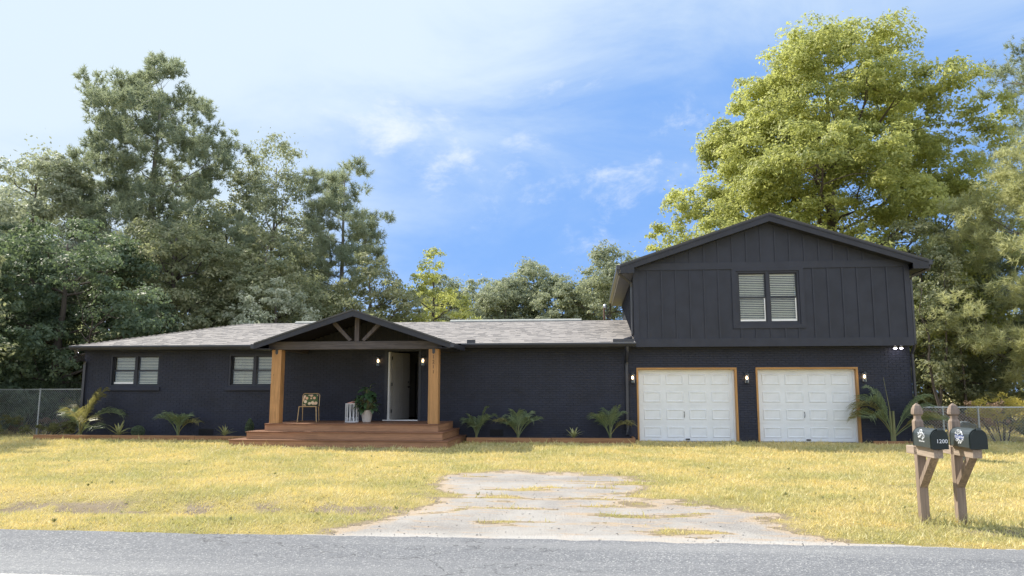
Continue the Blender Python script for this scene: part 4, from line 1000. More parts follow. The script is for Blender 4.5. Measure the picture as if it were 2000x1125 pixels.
def clump_points(r, cen, rad, n, flat=.6, shell=.45, subs=9, outw=None, normals=False):
    """a bough: several leafy sprays set on the surface of a flattened ball"""
    sd = unit(r, subs); sd[:, 2] = sd[:, 2]*.9+.15
    if outw is not None: sd = sd+outw*.45
    sd /= np.linalg.norm(sd, axis=1)[:, None]+1e-9
    sc_ = cen+sd*np.array([1, 1, flat])*rad*r.uniform(.45, .85, subs)[:, None]; sr = rad*r.uniform(.28, .52, subs)
    k = r.integers(0, subs, n); d = unit(r, n); d[:, 2] = np.where(d[:, 2] < -.3, -d[:, 2]*.6, d[:, 2])
    rr = np.where(r.random(n) < .25, r.random(n), .72+.33*r.random(n))
    p = sc_[k]+d*np.array([1, 1, .85])*(rr*sr[k])[:, None]
    if normals:
        nn = d*.8+sd[k]*.6; return p, nn/np.linalg.norm(nn, axis=1)[:, None], k
    return p
def prof_lerp(prof, h):
    hs = [p[0] for p in prof]; rs = [p[1] for p in prof]; return np.interp(h, hs, rs)
def crown_centres(r, H_, R_, prof, n, bias=.45, lop=None):
    out = []; tries = 0; md = 1.15*R_/math.sqrt(n)*1.25
    while len(out) < n and tries < n*60:
        tries += 1; h = r.random(); pr = prof_lerp(prof, h)
        if r.random() > (pr+.08): continue
        a = r.uniform(0, 2*math.pi); k = r.random()**bias; k = max(k, .12)
        lopf = 1+(lop or .18)*math.sin(a*2+h*5)+.12*math.sin(a*5+h*9)
        p = np.array([math.cos(a)*k*pr*R_*lopf, math.sin(a)*k*pr*R_*lopf, h*H_])
        if all(np.linalg.norm(p-q) > md for q in out[-60:]): out.append(p)
    return out
def limbs_mesh(name, mat_, trunk_pts, trunk_r, targets, r, start=.25, thick=.07, parent=None, wob=.3):
    m = MB(); m.tube(trunk_pts, trunk_r, 9); T = [Vector(p) for p in trunk_pts]
    Hc = T[-1].z; nodes = []; order = sorted(range(len(targets)), key=lambda i: (i % 5 != 0, -abs(targets[i][2])))
    for oi in order:
        c = Vector(targets[oi]); rad = math.hypot(c.x-T[0].x, c.y-T[0].y); best = None
        if oi % 5 and nodes:
            for q, rq in nodes:      # join the nearest limb that lies further in
                qr = math.hypot(q.x-T[0].x, q.y-T[0].y)
                if qr < rad*.92 and q.z < c.z+.3:
                    dd = (q-c).length+.35*qr*0
                    if best is None or dd < best[0]: best = (dd, q, rq)
        if best: p = best[1]; r0 = best[2]*.62
        else:
            zb = max(start*Hc, min(c.z-rad*r.uniform(.35, .8), Hc*.96))
            for i in range(len(T)-1):
                if T[i].z <= zb <= T[i+1].z or i == len(T)-2: f = (zb-T[i].z)/max(1e-6, T[i+1].z-T[i].z); p = T[i].lerp(T[i+1], min(1, max(0, f))); break
            r0 = min(thick*(.35+(c-p).length*.16), trunk_r[0]*.5)
        d = c-p; L = d.length; pts = [p]
        for k in (1, 2, 3, 4):
            t = k/4; pts.append(p+d*t+Vector((r.uniform(-1, 1), r.uniform(-1, 1), r.uniform(-1, .2)))*L*.12*wob/.3*math.sin(math.pi*t))
        rs = [r0*(1-.2*k) for k in range(4)]+[r0*.2]
        m.tube(pts, rs, 5, cap=False)
        nodes += [(pts[k], rs[k]) for k in (1, 2, 3)]
        for _ in range(3):
            t = r.uniform(.5, .95); i = min(3, int(t*4)); q = pts[i].lerp(pts[i+1], t*4-i); e = q+Vector((r.uniform(-1, 1), r.uniform(-1, 1), r.uniform(-.2, 1)))*min(1.0, L*.25)
            m.tube([q, q.lerp(e, .5)+Vector((0, 0, -.04)), e], [r0*.3, r0*.2, .006], 4, cap=False)
    return m.build(name, mat_, parent, smooth=True)
def tree(name, x, y, H_, R_, prof, mt, lab, cat='tree', n_clump=90, per=420, lsize=.16, crad=.85, seed=1, trunk_r=.25, bark='bark', base=.12, flat=.9, lean=(0, 0), group=None, bias=.45, start=.25, thick=.07, z=0, aspect=.5, loose=0):
    t = empty(name, (x, y, z), 0, lab, cat, group); rr = np.random.default_rng(seed); r = random.Random(seed)
    C = [c for c in crown_centres(rr, H_, R_, prof, n_clump, bias)]
    C = [np.array([c[0]+lean[0]*c[2]/H_, c[1]+lean[1]*c[2]/H_, c[2]]) for c in C]
    tp = [(lean[0]*k/6+r.uniform(-.12, .12)*(k > 0), lean[1]*k/6+r.uniform(-.12, .12)*(k > 0), -.3+(H_*.93)*k/6) for k in range(7)]
    limbs_mesh('trunk', M[bark], tp, [trunk_r*(1-.93*(k/6)**.9)+.01 for k in range(7)], C, r, start, thick, t)
    P = []; var = []; NN = []
    for c in C:
        q = rr.uniform(.6, 1.3); n = int(per*q*q); ow = np.array([c[0], c[1], 0.]); ow /= np.linalg.norm(ow)+.5
        p, nn, k = clump_points(rr, c, crad*q, n, flat, .35, 9, ow, True); tone = rr.normal(0, .13, 9)
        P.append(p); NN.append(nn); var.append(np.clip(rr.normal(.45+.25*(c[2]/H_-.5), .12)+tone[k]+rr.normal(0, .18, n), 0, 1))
        if loose: k = int(n*loose*.5); P.append(c+rr.normal(0, crad*.5, (k, 3))); NN.append(unit(rr, k)); var.append(np.clip(rr.normal(.5, .2, k), 0, 1))
    P = np.concatenate(P); NN = np.concatenate(NN); var = np.concatenate(var); ok = P[:, 2] > .1; P = P[ok]; NN = NN[ok]; var = var[ok]
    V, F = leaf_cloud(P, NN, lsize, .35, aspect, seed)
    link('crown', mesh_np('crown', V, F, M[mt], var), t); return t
# needle tuft: short thin blades around a shoot
def tuft_template(n, L, w_, seed, spread=1.0):
    r = np.random.default_rng(seed); a = r.uniform(0, 2*np.pi, n); el = np.arcsin(np.clip(r.uniform(-.25, 1, n), -1, 1))
    d = np.stack([np.cos(a)*np.cos(el)*spread, np.sin(a)*np.cos(el)*spread, np.sin(el)+.15], -1); d /= np.linalg.norm(d, axis=1)[:, None]
    s = np.cross(d, r.normal(size=(n, 3))); s /= np.linalg.norm(s, axis=1)[:, None]
    ln = L*r.uniform(.7, 1.15, n)[:, None]
    b = np.zeros((n, 3)); b[:, 2] = r.uniform(-.5, .5, n)*L
    return np.stack([b-s*w_, b+s*w_, b+d*ln], 1)     # n,3,3
def pine(x, y, H_, R_, prof, lab, n_br=90, tufts=34, needles=15, nl=.24, nw=.02, seed=1, trunk_r=.28, mt='needle', start=.3, crad=.75, group='pine trees', z=0, lean=(0, 0), upcurve=.3, bias=.6, bark='bark_grey'):
    t = empty('pine_tree', (x, y, z), 0, lab, 'pine tree', group); rr = np.random.default_rng(seed); r = random.Random(seed)
    C = crown_centres(rr, H_, R_, prof, n_br, bias, .22)
    C = [np.array([c[0]+lean[0]*c[2]/H_, c[1]+lean[1]*c[2]/H_, c[2]]) for c in C]
    tp = [(lean[0]*k/7+r.uniform(-.1, .1)*(k > 0), lean[1]*k/7+r.uniform(-.1, .1)*(k > 0), -.3+(H_*.95)*k/7) for k in range(8)]
    limbs_mesh('trunk', M[bark], tp, [trunk_r*(1-.9*(k/7))+.01 for k in range(8)], C, r, start, .05, t, .25)
    tm = [tuft_template(needles, nl, nw, seed+k) for k in range(6)]
    out = []; var = []
    for c in C:
        q = rr.uniform(.65, 1.25); n = int(tufts*q); subs = 6
        sd = unit(rr, subs); sd[:, 2] = sd[:, 2]*.8+.2; ow = np.array([c[0], c[1], 0.]); ow /= np.linalg.norm(ow)+.5; sd = sd+ow*.4
        scn = c+sd*crad*q*.66*np.array([1, 1, .95]); k = rr.integers(0, subs, n); d = unit(rr, n); d[:, 2] = np.where(d[:, 2] < -.2, -d[:, 2], d[:, 2])
        p = scn[k]+d*(crad*q*rr.uniform(.16, .50, n))[:, None]
        ax = d+sd[k]*.5+np.array([0, 0, .7]); ax /= np.linalg.norm(ax, axis=1)[:, None]
        e1 = np.cross(ax, unit(rr, n)); e1 /= np.linalg.norm(e1, axis=1)[:, None]; e2 = np.cross(ax, e1); sc1 = rr.uniform(.7, 1.2, n)
        T = np.stack([tm[i_] for i_ in rr.integers(0, 6, n)])      # n,needles,3,3
        W = (T[..., 0:1]*e1[:, None, None, :]+T[..., 1:2]*e2[:, None, None, :]+T[..., 2:3]*ax[:, None, None, :])*sc1[:, None, None, None]+p[:, None, None, :]
        out.append(W.reshape(-1, 3, 3)); tone = rr.normal(0, .12, subs)
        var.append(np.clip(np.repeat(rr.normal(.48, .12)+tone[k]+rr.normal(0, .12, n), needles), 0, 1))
    V = np.concatenate(out).reshape(-1, 3)
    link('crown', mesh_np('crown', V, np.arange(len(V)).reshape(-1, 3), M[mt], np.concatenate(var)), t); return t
ROUND = [(0, .0), (.12, .05), (.25, .55), (.45, .95), (.65, 1), (.82, .8), (.94, .45), (1, .12)]
FULL = [(0, .45), (.1, .8), (.3, 1), (.55, .95), (.75, .75), (.9, .45), (1, .1)]
# --- left-hand trees
tree('broadleaf_tree', -27.2, 11.5, 13.0, 5.4, FULL, 'leaf_pale', 'tall pale leaved tree at the far left, left of the big pine', n_clump=150, per=700, lsize=.17, crad=1.15, seed=11, trunk_r=.3, bias=.4, loose=.2)
tree('broadleaf_tree', -31.5, 7.0, 14.2, 3.9, [(0, 0), (.5, .1), (.62, .6), (.8, 1), (.93, .7), (1, .2)], 'leaf_mid', 'thin topped tree whose twigs reach in at the left picture edge', n_clump=60, per=260, lsize=.14, crad=.8, seed=12, trunk_r=.25, loose=.3)
tree('broadleaf_tree', -20.6, 5.2, 8.2, 4.0, FULL, 'leaf_dark', 'dark green bushy tree directly behind the left corner of the house', n_clump=120, per=560, lsize=.155, crad=.95, seed=13, bias=.35)
tree('broadleaf_tree', -25.6, 7.2, 8.6, 3.8, FULL, 'leaf_dark', 'dark dense tree behind the left chain link fence', n_clump=110, per=560, lsize=.155, crad=.95, seed=14, bias=.35)
tree('broadleaf_tree', -18.8, 9.8, 9.4, 4.0, FULL, 'leaf_mid', 'mid green tree below the big pine, above the hipped roof end', n_clump=120, per=560, lsize=.155, crad=.95, seed=15, bias=.35)
tree('broadleaf_tree', -15.4, 12.0, 9.4, 3.4, FULL, 'leaf_mid', 'round topped dark tree between the two pines on the left', n_clump=110, per=560, lsize=.155, crad=.98, seed=16, bias=.35)
tree('birch_tree', -17.7, 18, 15.6, 3.3, [(0, 0), (.3, .2), (.45, .8), (.6, 1), (.8, .7), (.92, .4), (1, .1)], 'leaf_far', 'loose grey green tree with airy twigs right of the big pine', n_clump=100, per=330, lsize=.15, crad=.85, seed=17, trunk_r=.2, bark='bark_grey', loose=.5)
pine(-23.2, 15, 18.7, 5.0, [(0, 0), (.3, .1), (.36, .85), (.5, 1), (.68, .98), (.82, .86), (.92, .68), (1, .30)], 'biggest pine, its broad crown towering over the left end of the house', n_br=230, tufts=50, needles=22, nl=.24, nw=.019, seed=21, trunk_r=.36, crad=.95, bias=.5, start=.32)
pine(-13.4, 17, 14.3, 2.7, [(0, 0), (.35, .1), (.42, .6), (.58, 1), (.75, .85), (.9, .6), (1, .15)], 'slim open crowned pine right of the big pine, above the porch', n_br=72, tufts=36, needles=22, nl=.30, nw=.017, seed=22, trunk_r=.2, crad=.72, bias=.6, start=.42)
tree('broadleaf_tree', -10.6, 13.5, 7.9, 3.2, FULL, 'leaf_mid', 'bushy tree at the foot of the slim pine, behind the porch gable', n_clump=75, per=400, lsize=.15, crad=.8, seed=23, bias=.35)
tree('broadleaf_tree', -13.6, 9.0, 6.1, 3.0, FULL, 'leaf_pale', 'low pale green bushy tree just left of the porch gable', n_clump=60, per=380, lsize=.14, crad=.75, seed=24, bias=.35)
tree('broadleaf_tree', -8.2, 17.0, 8.7, 2.9, [(0, .5), (.25, 1), (.5, .9), (.75, .6), (.92, .3), (1, .05)], 'leaf_bright', 'yellow green tree behind the roof, right of the porch gable', n_clump=75, per=400, lsize=.15, crad=.75, seed=25, bias=.35)
tree('broadleaf_tree', -21.6, 20.0, 12.0, 4.5, FULL, 'leaf_mid', 'tall green tree behind the lower limbs of the big pine', n_clump=120, per=480, lsize=.2, crad=1.25, seed=26, bias=.35)
tree('broadleaf_tree', -34.0, 18.0, 14.0, 5.0, FULL, 'leaf_pale', 'pale tree behind the others at the left picture edge', n_clump=80, per=300, lsize=.22, crad=1.2, seed=27, bias=.35)
# off to the side: the tree that shades the far left of the lawn
tree('broadleaf_tree', -21.9, -.7, 9.0, 3.1, FULL, 'leaf_mid', 'spreading tree standing left of the picture beside the lawn', n_clump=60, per=320, lsize=.18, crad=.9, seed=28, bias=.35)
# --- right-hand trees
BIG = [(0, 0), (.10, .2), (.17, 1.05), (.36, 1.06), (.5, .97), (.62, .88), (.75, .72), (.86, .56), (.94, .38), (1, .15)]
tree('shade_tree', 12.3, 17, 19.7, 8.0, BIG, 'leaf_bright', 'huge sunlit yellow green shade tree behind the two storey wing', n_clump=320, per=1150, lsize=.175, crad=1.35, seed=41, trunk_r=.5, bias=.42, start=.22, thick=.10, lean=(.3, 0), flat=1.0, loose=.05)
pine(17.9, 8.0, 11.0, 3.9, [(0, .0), (.2, .35), (.32, .95), (.5, 1), (.7, .8), (.88, .5), (1, .12)], 'golden sunlit pine with long needles at the right picture edge', n_br=130, tufts=40, needles=24, nl=.27, nw=.015, seed=42, trunk_r=.25, mt='needle_gold', crad=.85, bias=.42, start=.2)
pine(25.2, 19.5, 21.3, 3.9, [(0, 0), (.4, .1), (.5, .7), (.7, 1), (.85, .9), (.95, .6), (1, .2)], 'tall dark topped pine rising at the upper right picture edge', n_br=95, tufts=32, needles=18, nl=.28, nw=.02, seed=43, trunk_r=.3, crad=.95, bias=.5)
pine(16.3, 12.8, 7.8, 3.0, [(0, .0), (.15, .2), (.25, .8), (.45, 1), (.7, .75), (.9, .4), (1, .1)], 'dark lower pine with shaded trunk right of the garage wing', n_br=75, tufts=32, needles=20, nl=.28, nw=.017, seed=44, trunk_r=.24, crad=.85, mt='needle', bias=.4, start=.15, bark='bark')
pine(18.9, 14.6, 9.0, 3.0, [(0, .0), (.2, .2), (.3, .8), (.45, 1), (.7, .75), (.9, .4), (1, .1)], 'dark pine standing behind the golden pine, above the right fence', n_br=70, tufts=30, needles=20, nl=.28, nw=.017, seed=45, trunk_r=.26, crad=.85, mt='needle', bias=.4, start=.2, bark='bark')
tree('broadleaf_tree', 14.2, 11.0, 8.8, 2.6, FULL[1:], 'leaf_mid', 'leafy green tree close behind the right wall of the garage wing', n_clump=60, per=360, lsize=.15, crad=.75, seed=46, bias=.35)
for i, (px, py, hh, dx) in enumerate(((13.1, 7.6, 6.2, -.5), (13.6, 8.8, 7.0, .5), (14.9, 9.6, 6.4, -.3))):
    tree('sapling', px, py, hh, 1.0, [(0, 0), (.45, .1), (.6, .8), (.85, 1), (1, .2)], 'leaf_mid', ('thin bare stemmed sapling nearest the garage wing corner', 'leaning thin sapling, second from the garage wing corner', 'thin sapling, third from the garage wing corner')[i], n_clump=16, per=120, lsize=.13, crad=.5, seed=50+i, trunk_r=.06, thick=.03, lean=(dx, 0), bark='bark', group='saplings beside the garage wing')
# --- far trees behind the roof
def far_trees():
    protos = []
    lab = ['rounded hazy green tree in the far row behind the roof', 'pale spreading tree in the far row behind the roof', 'tall round pine like tree in the far row by the upper eave']
    specs = [(-13.5, 44, 0, 12.1), (-10.6, 50, 1, 12.2), (-7.6, 46, 0, 12.4), (-5.2, 50, 2, 13.4), (-2.4, 47, 1, 12.0), (-.2, 52, 0, 13.0), (2.0, 46, 2, 13.9)]
    desc = {-13.5: 'far grey green tree showing between the slim pine and the porch gable', -10.6: 'far pale tree partly behind the yellow green tree', -7.6: 'far rounded tree just right of the yellow green tree', -5.2: 'far tree with the tallest tufted top at the middle of the row', -2.4: 'far pale spreading tree right of the tufted one', -.2: 'far rounded tree left of the service mast', 2.2: 'far tall round tree touching the upper eave', 4.6: 'far pale tree hidden behind the upper storey'}
    for i, (x, y, k, h) in enumerate(specs):
        if len(protos) < 3:
            pass
        if k >= len(protos) or protos[k] is None:
            while len(protos) <= k: protos.append(None)
            pr = [FULL, [(0, .5), (.2, .9), (.5, 1), (.75, .8), (.92, .5), (1, .1)], [(0, .3), (.3, .6), (.55, .9), (.75, 1), (.9, .75), (1, .2)]][k]
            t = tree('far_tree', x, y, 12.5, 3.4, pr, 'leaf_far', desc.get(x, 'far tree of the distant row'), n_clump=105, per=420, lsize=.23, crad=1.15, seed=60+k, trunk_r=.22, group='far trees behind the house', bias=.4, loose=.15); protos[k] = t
        else:
            s = protos[k]; t = s.copy(); col.objects.link(t); t.location = (x, y, 0); t.rotation_euler = (0, 0, 1.3*i)
            for ch in s.children:
                c = ch.copy(); col.objects.link(c); c.parent = t
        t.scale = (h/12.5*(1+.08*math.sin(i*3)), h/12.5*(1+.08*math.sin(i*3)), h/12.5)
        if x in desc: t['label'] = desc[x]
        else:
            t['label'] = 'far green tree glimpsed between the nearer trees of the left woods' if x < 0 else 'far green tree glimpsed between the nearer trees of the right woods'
far_trees()
def far_wood():
    r = np.random.default_rng(90); n = 90000; x = r.uniform(-130, 130, n); y = 62+r.random(n)*14+np.abs(x)*-.12
    top = 7.0+6.0*fbm(x, y*.4, .16, 4, 19); z = top*r.random(n)**.8
    V, F = leaf_cloud(np.stack([x, y, z], -1), None, .55, .35, .6, 91)
    tag(link('far_wood', mesh_np('far_wood', V, F, M['leaf_mid'], np.clip(r.normal(.4, .25, n), 0, 1))), 'distant mass of woodland closing the view behind the trees', 'woodland', kind='stuff')
    n = 50000; s = r.choice((-1, 1), n); x = s*(48+r.random(n)*14); y = r.uniform(-40, 62, n); z = (6+5*fbm(x, y, .16, 4, 20))*r.random(n)**.8
    V, F = leaf_cloud(np.stack([x, y, z], -1), None, .6, .35, .6, 92)
    tag(link('side_wood', mesh_np('side_wood', V, F, M['leaf_mid'], np.clip(r.normal(.4, .25, n), 0, 1))), 'woodland mass far out on both sides of the lot', 'woodland', kind='stuff')
far_wood()
# --- undergrowth
def bush(name, x, y, w_, h, mt, lab, cat, n=2600, ls=.10, seed=1, z=0, d=None, flat=1.0, group=None):
    r = np.random.default_rng(seed); d = d or w_*.7
    t = empty(name, (x, y, z), 0, lab, cat, group); C = []
    k = max(5, int(w_*6)); rr = random.Random(seed); m = MB()
    for i in range(k):
        c = np.array([r.uniform(-.5, .5)*w_, r.uniform(-.5, .5)*d, h*r.uniform(.3, .8)]); C.append(clump_points(r, c, min(w_, h)*.36*r.uniform(.6, 1.2), n//k, .8, .3))
        m.tube([(c[0]*.3, c[1]*.3, -.05), (c[0]*.7, c[1]*.7, c[2]*.6), tuple(c)], [.02, .012, .005], 4, cap=False)
    m.build('stem', M['bark'], t)
    P = np.concatenate(C); P = P[P[:, 2] > .02]; V, F = leaf_cloud(P, None, ls, .2, .5, seed)
    link('foliage', mesh_np('foliage', V, F, M[mt], np.clip(r.normal(.5, .25, len(P)), 0, 1)), t); return t
def ball_bush():
    r = np.random.default_rng(5); n = 5200; t = empty('clipped_bush', (-13.62, -.55, .12), 0, 'small round clipped dark green bush left of a palm', 'bush')
    d = r.normal(size=(n, 3)); d /= np.linalg.norm(d, axis=1)[:, None]; P = d*(.165+.02*r.random(n))[:, None]*np.array([1.05, 1.05, 1])+np.array([0, 0, .15]); P = P[P[:, 2] > 0]
    V, F = leaf_cloud(P, None, .022, .2, .6, 5); link('foliage', mesh_np('foliage', V, F, M['leaf_dark'], r.random(len(P))), t)
    MB().lathe([(0, -.04), (.02, -.04), (.02, .12), (0, .13)], n=7).build('stem', M['bark'], t)
    t = empty('cone_shrub', (-10.13, -.5, .12), 0, 'small dark cone shaped shrub left of the porch steps', 'shrub')
    n = 4200; h = r.random(n); a = r.uniform(0, 6.28, n); rad = .13*np.sin(np.pi*np.clip(h*.85+.12, 0, 1))**.8*(.6+.45*r.random(n)); P = np.stack([np.cos(a)*rad, np.sin(a)*rad, h*.52+.03], -1)
    V, F = leaf_cloud(P, None, .035, -.1, .35, 6); link('foliage', mesh_np('foliage', V, F, M['leaf_dark'], r.random(n)), t)
    MB().lathe([(0, -.04), (.012, -.04), (.01, .4), (0, .42)], n=7).build('stem', M['bark'], t)
ball_bush()
bush('shrub', 11.7, 4.9, 1.9, 1.0, 'drybrush', 'brownish dry brush behind the left part of the right fence', 'brush', 5000, .08, 71)
bush('shrub', 14.0, 5.4, 2.2, 1.2, 'drybrush', 'brownish dry brush behind the right mailbox', 'brush', 5000, .08, 72)
bush('flowering_shrub', 12.1, 1.5, 1.2, 1.5, 'goldflower', 'golden leaved shrub rising over the fence just right of the right mailbox', 'shrub', 2200, .085, 73)
bush('flowering_shrub', 14.0, 1.9, 2.0, 1.55, 'goldflower', 'golden leaved shrub over the fence rail near the right picture edge', 'shrub', 2600, .085, 74)
bush('shrub', 13.2, 1.2, 1.4, .75, 'weed', 'green weedy growth through the right chain link fence', 'shrub', 2600, .07, 75)
bush('shrub', 15.2, 4.0, 2.0, 1.3, 'goldflower', 'yellow green undergrowth behind the right fence at the picture edge', 'shrub', 4200, .09, 76)
bush('shrub', 17.5, 9.5, 5.0, 1.5, 'weed', 'pale sunlit undergrowth beneath the golden pine', 'shrub', 8000, .12, 77)
bush('shrub', 13.0, 10.5, 3.2, 1.6, 'weed', 'pale undergrowth between saplings and garage wing', 'shrub', 5000, .12, 78)
bush('shrub', -21.5, 4.4, 3.0, 2.2, 'leaf_dark', 'dark shrub behind the left fence near the house', 'shrub', 7000, .11, 80)
bush('shrub', -25.0, 4.5, 3.5, 2.0, 'weed', 'sunlit weedy shrub behind the left fence at the picture edge', 'shrub', 6000, .11, 81)
bush('tall_weeds', -17.9, 1.0, 1.5, .55, 'weed', 'tall pale weeds at the foot of the left fence beside the palm', 'weeds', 2600, .07, 82)
bush('tall_weeds', -19.9, .8, 2.2, .7, 'weed', 'tall grey green weeds at the left picture edge', 'weeds', 3600, .08, 83)
bush('dry_brush_pile', -19.0, 2.2, 1.7, .55, 'drybrush', 'low dry brush behind the left chain link fence', 'brush', 2400, .07, 84)
bush('shrub', -17.5, 3.0, 1.8, 1.3, 'weed', 'pale shrub behind the fence next to the house corner', 'shrub', 3000, .08, 85)

# ------------------------------------------------------------------ fences
def fence(x0, y0, x1, y1, h, posts, lab, seed=0, rail_sag=0):
    L = math.hypot(x1-x0, y1-y0); ang = math.atan2(y1-y0, x1-x0); t = empty('chain_link_fence', (x0, y0, 0), ang, lab, 'fence')
    for p in posts: MB().tube([(p, .03, -.2), (p+.01, .03, h+.03)], .028, 8).build('fence_post', M['galv'], t)
    MB().tube([(0, 0, h-.01), (L*.33, 0, h), (L*.66, 0, h-.012), (L, 0, h)], .019, 8).build('top_rail', M['galv'], t)
    V = []; F = []; sp = .085; w_ = .0032; zb = .03; n = int(L/sp)+1
    for k in range(-int(h/sp)-1, n):
        for s in (1, -1):
            xa = k*sp if s > 0 else k*sp+h-zb; xb = xa+s*(h-zb); za, zz = zb, h-.01
            # clip
            def clip(xa, za, xb, zz):
                if xa > xb: xa, za, xb, zz = xb, zz, xa, za
                if xb <= 0 or xa >= L: return None
                if xa < 0: f = -xa/(xb-xa); za += (zz-za)*f; xa = 0
                if xb > L: f = (L-xa)/(xb-xa); zz = za+(zz-za)*f; xb = L
                return xa, za, xb, zz
            c = clip(xa, za, xb, zz)
            if not c: continue
            a, b = np.array([c[0], 0, c[1]]), np.array([c[2], 0, c[3]]); d = b-a; ll = np.linalg.norm(d)
            if ll < .05: continue
            d /= ll; nrm = np.array([-d[2], 0, d[0]])*w_; yv = np.array([0, w_, 0]); i = len(V); off = np.array([0, -.022+s*.002, 0])
            for q in (a, b): V += [q+nrm+off, q+yv+off, q-nrm+off]
            F += [(i, i+1, i+4, i+3), (i+1, i+2, i+5, i+4), (i+2, i, i+3, i+5)]
    me = mesh_np('mesh', np.array(V), np.array(F), M['galv']); o = link('wire_mesh', me, t); o['kind'] = 'stuff'
    V = []; F = []
    for k in range(int(L/(sp/2))):
        x = k*sp/2; i = len(V); V += [(x-.004, -.02, h-.01), (x+.004, -.02, h-.01), (x+.012*(-1)**k, -.02, h+.045)]; F.append((i, i+1, i+2))
    o = link('wire_ends', mesh_np('wire_ends', np.array(V), np.array(F), M['galv']), t); o['kind'] = 'stuff'
fence(-27.0, 2.2, -15.95, 1.4, 1.55, [.2, 2.9, 5.7, 8.45, 11.0], 'galvanised chain link fence running left from the house corner')
fence(9.2, .9, 19.2, .35, 1.02, [.1, 1.0, 1.95, 3.25, 5.3, 7.4, 9.5], 'low galvanised chain link fence running right from the garage wing')

# ------------------------------------------------------------------ mailboxes
def mailbox_post(x, y, lab, patch=False):
    t = empty('mailbox_post', (x, y, 0), R(-2), lab, 'mailbox post')
    w_ = .047
    p = MB(); p.box(-w_, w_, -w_, w_, -.2, 1.15)
    p.prism([(-w_, -w_, 1.15), (w_, -w_, 1.15), (w_, w_, 1.15), (-w_, w_, 1.15)], (0, 0, .0))
    p = MB(); prof = [(w_, -.2), (w_, 1.12), (w_*.66, 1.15), (w_*.66, 1.185), (w_*1.04, 1.20), (w_*1.06, 1.225), (w_*.95, 1.262), (w_*.66, 1.298), (w_*.12, 1.325)]
    b0 = 0
    for r, z in prof: p.v += [(-r, -r, z), (r, -r, z), (r, r, z), (-r, r, z)]
    for i in range(len(prof)-1):
        for k in range(4): q = (k+1) % 4; p.face(i*4+k, i*4+q, i*4+4+q, i*4+4+k)
    e = (len(prof)-1)*4; p.face(e, e+1, e+2, e+3); p.build('post', M['greywood'], t, bevel=.003)
    B('arm', M['greywoodY'], t, -w_, w_, -.52, .28, .745, .835, bevel=.004)
    a = [(-w_*.9, -.42, .745), (-w_*.9, -.33, .745), (-w_*.9, -w_-.001, .47), (-w_*.9, -w_-.001, .385)]
    MB().prism(a, (w_*1.8, 0, 0)).build('brace', M['greywood'], t)
    B('mounting_board', M['greywoodY'], t, -.065, .065, -.50, -.05, .836, .855)
def mailbox(x, y, lab, kind):
    t = empty('mailbox', (x, y, .856), R(-2), lab, 'mailbox', 'mailboxes at the road edge')
    W, S, r = .088, .115, .088; N = 10
    prof = [(-W, 0), (W, 0), (W, S)]+[(r*math.cos(math.pi*k/N), S+r*math.sin(math.pi*k/N)) for k in range(1, N)]+[(-W, S)]
    y0, y1 = -.56, -.075
    MB().prism([(px, y0, pz) for px, pz in prof], (0, y1-y0, 0)).build('body', M['bronze'], t)
    for yy in (y0-.004, y1-.012):
        MB().prism([(px*1.035, yy, -.004+pz*1.03) for px, pz in prof], (0, .016, 0)).build('rim', M['boxdoor'], t)
    d = MB().prism([(px*.98, y0-.018, -.01+pz*.99) for px, pz in prof], (0, .013, 0)).build('door', M['boxdoor'], t)
    MB().box(-.02, .02, y0-.04, y0-.019, .19, .215).build('latch', M['bronze'], d)
    MB().box(W, W+.006, -.40, -.38, .02, .20).build('flag', M['bronze'], t)
    def decal(s, size, xx, zz, mt='decal'):
        me = text_mesh(s, size, .0006); me.materials.append(M[mt]); o = link('lettering', me, t, (-W-.0015, xx, zz)); o.rotation_euler = (R(90), 0, R(-90)); return o
    def curls(parts, c, mt, th=.0035):
        for i, (dx, dz, s, tw, a0) in enumerate(parts):
            q = MB(); pts = []
            for k in range(14):
                u = k/13; an = a0+tw*u*4.6; rr = s*(1-.82*u); pts.append((-W-.002, c[0]-(dx+rr*math.cos(an)), c[1]+dz+rr*math.sin(an)))
            q.tube(pts, [th*(1-.5*k/13) for k in range(14)], 4); q.build('ornament', mt, t)
    if kind == 1:
        C = (-.32, .115)
        ps = []
        for s in (-1, 1): ps += [(s*.025, .02, .026, s, 0 if s > 0 else math.pi), (s*.06, .0, .026, -s, 0 if s > 0 else math.pi), (s*.085, .018, .018, s, 1.5), (s*.02, .052, .018, -s, 1.5), (s*.04, -.018, .022, s, 3)]
        ps += [(0, .06, .012, 1, 0), (0, .01, .03, 1, 1)]
        curls(ps, C, M['decal'], .005); decal('1200 Low Road', .024, C[0], C[1]-.062)
        me = text_mesh('1200', .058, .0006); me.materials.append(M['decal']); o = link('lettering', me, d, (.02, y0-.020, .055)); o.rotation_euler = (R(90), 0, 0)
    else:
        C = (-.32, .105)
        for s in (-1, 1):
            ps = []
            for k in (-1, 1): ps += [(k*.03, s*.042, .026, s*k, 0), (k*.062, s*.040, .020, -s*k, 1.5), (k*.085, s*.034, .013, s*k, 3), (k*.03, s*.066, .014, -s*k, 1)]
            ps += [(0, s*.06, .018, 1, 1)]
            curls(ps, C, M['decal'], .005)
        MB().box(-W-.0012, -W-.0004, C[0]-.105, C[0]+.105, C[1]-.020, C[1]+.024).build('banner', M['decalblue'], t)
        decal('1211 Low Road', .036, C[0], C[1]-.010)
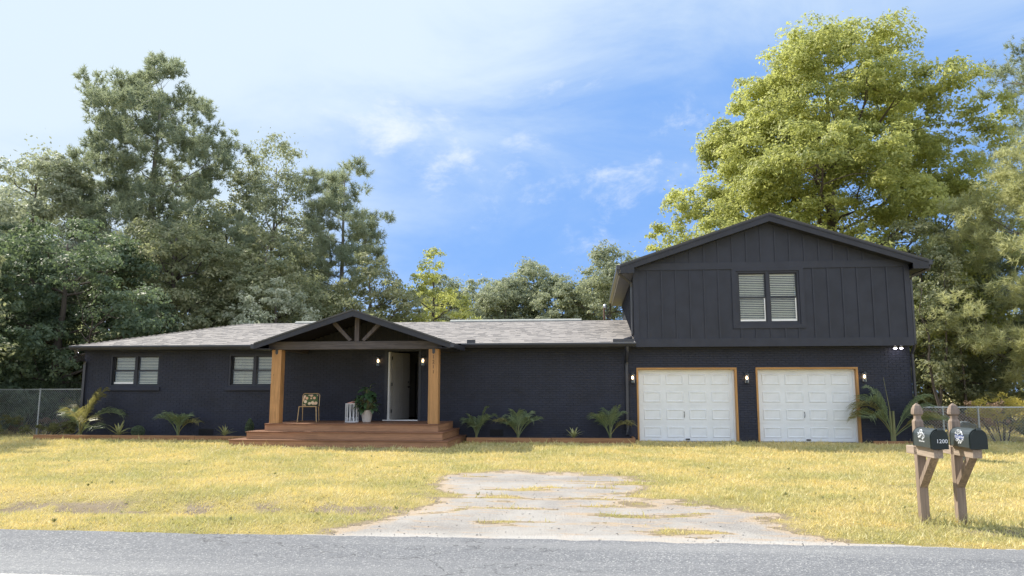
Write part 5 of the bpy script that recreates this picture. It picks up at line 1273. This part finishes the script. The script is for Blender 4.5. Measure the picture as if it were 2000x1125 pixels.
mailbox_post(3.735, -13.36, 'weathered wooden mailbox post with pointed finial, carrying the mailbox marked 1200'); mailbox_post(4.15, -13.32, 'weathered wooden mailbox post nearer the right picture edge, with pointed finial')
mailbox(3.735, -13.36, 'dark metal mailbox with the number 1200 on its door', 1); mailbox(4.15, -13.32, 'dark metal mailbox with white scrollwork around a road name', 2)
def grey_bin():
    t = empty('storage_bin', (8.02, -5.0, -.02), R(14), 'dark grey plastic bin with rippled lid showing behind the right mailbox', 'bin')
    MB().prism([(-.15, -.16, 0), (.15, -.16, 0), (.18, -.16, .66), (-.18, -.16, .66)], (0, .32, 0)).build('body', M['greyplastic'], t, bevel=.015)
    m = MB(); pts = []
    for k in range(17): u = -1+k/8; pts.append((u*.205, -.18, .84-.06*u*u-.02*u+.010*math.sin(u*9)))
    m.prism([(-.205, -.18, .661), (.205, -.18, .661)]+pts[::-1], (0, .36, 0)); m.build('lid', M['greyplastic'], t)
    MB().tube([(p[0]*.98, -.186, p[2]-.03) for p in pts], .008, 5).build('lid_rib', M['greyplastic'], t); MB().tube([(p[0]*.98, -.186, p[2]-.075) for p in pts], .008, 5).build('lid_rib', M['greyplastic'], t)
grey_bin()
# far yard on the right beyond the fence: a soft mound of sunlit meadow grass
def meadow():
    r = np.random.default_rng(95); n = 42000; x = r.uniform(-34, 34, n); y = 1.6+r.random(n)**1.3*12; k = ~((x > -16.3) & (x < 9.8)); x = x[k]; y = y[k]; n = len(x)
    z = ground_z(x, y); h = .06+.16*r.random(n)**2; a = r.uniform(0, 6.28, n); w_ = .010+.01*r.random(n)
    c = np.stack([x, y, z], -1); dv = np.stack([np.cos(a)*w_, np.sin(a)*w_, 0*a], -1); tip = c+np.stack([r.normal(0, .4, n)*h, r.normal(0, .4, n)*h, h], -1)
    tag(link('rough_grass', mesh_np('rough_grass', np.stack([c-dv, c+dv, tip], 1).reshape(-1, 3), np.arange(3*n).reshape(-1, 3), M['grass'], r.random(n)**2)), 'rough unmown grass beyond the chain link fences', 'grass', kind='stuff')
meadow()
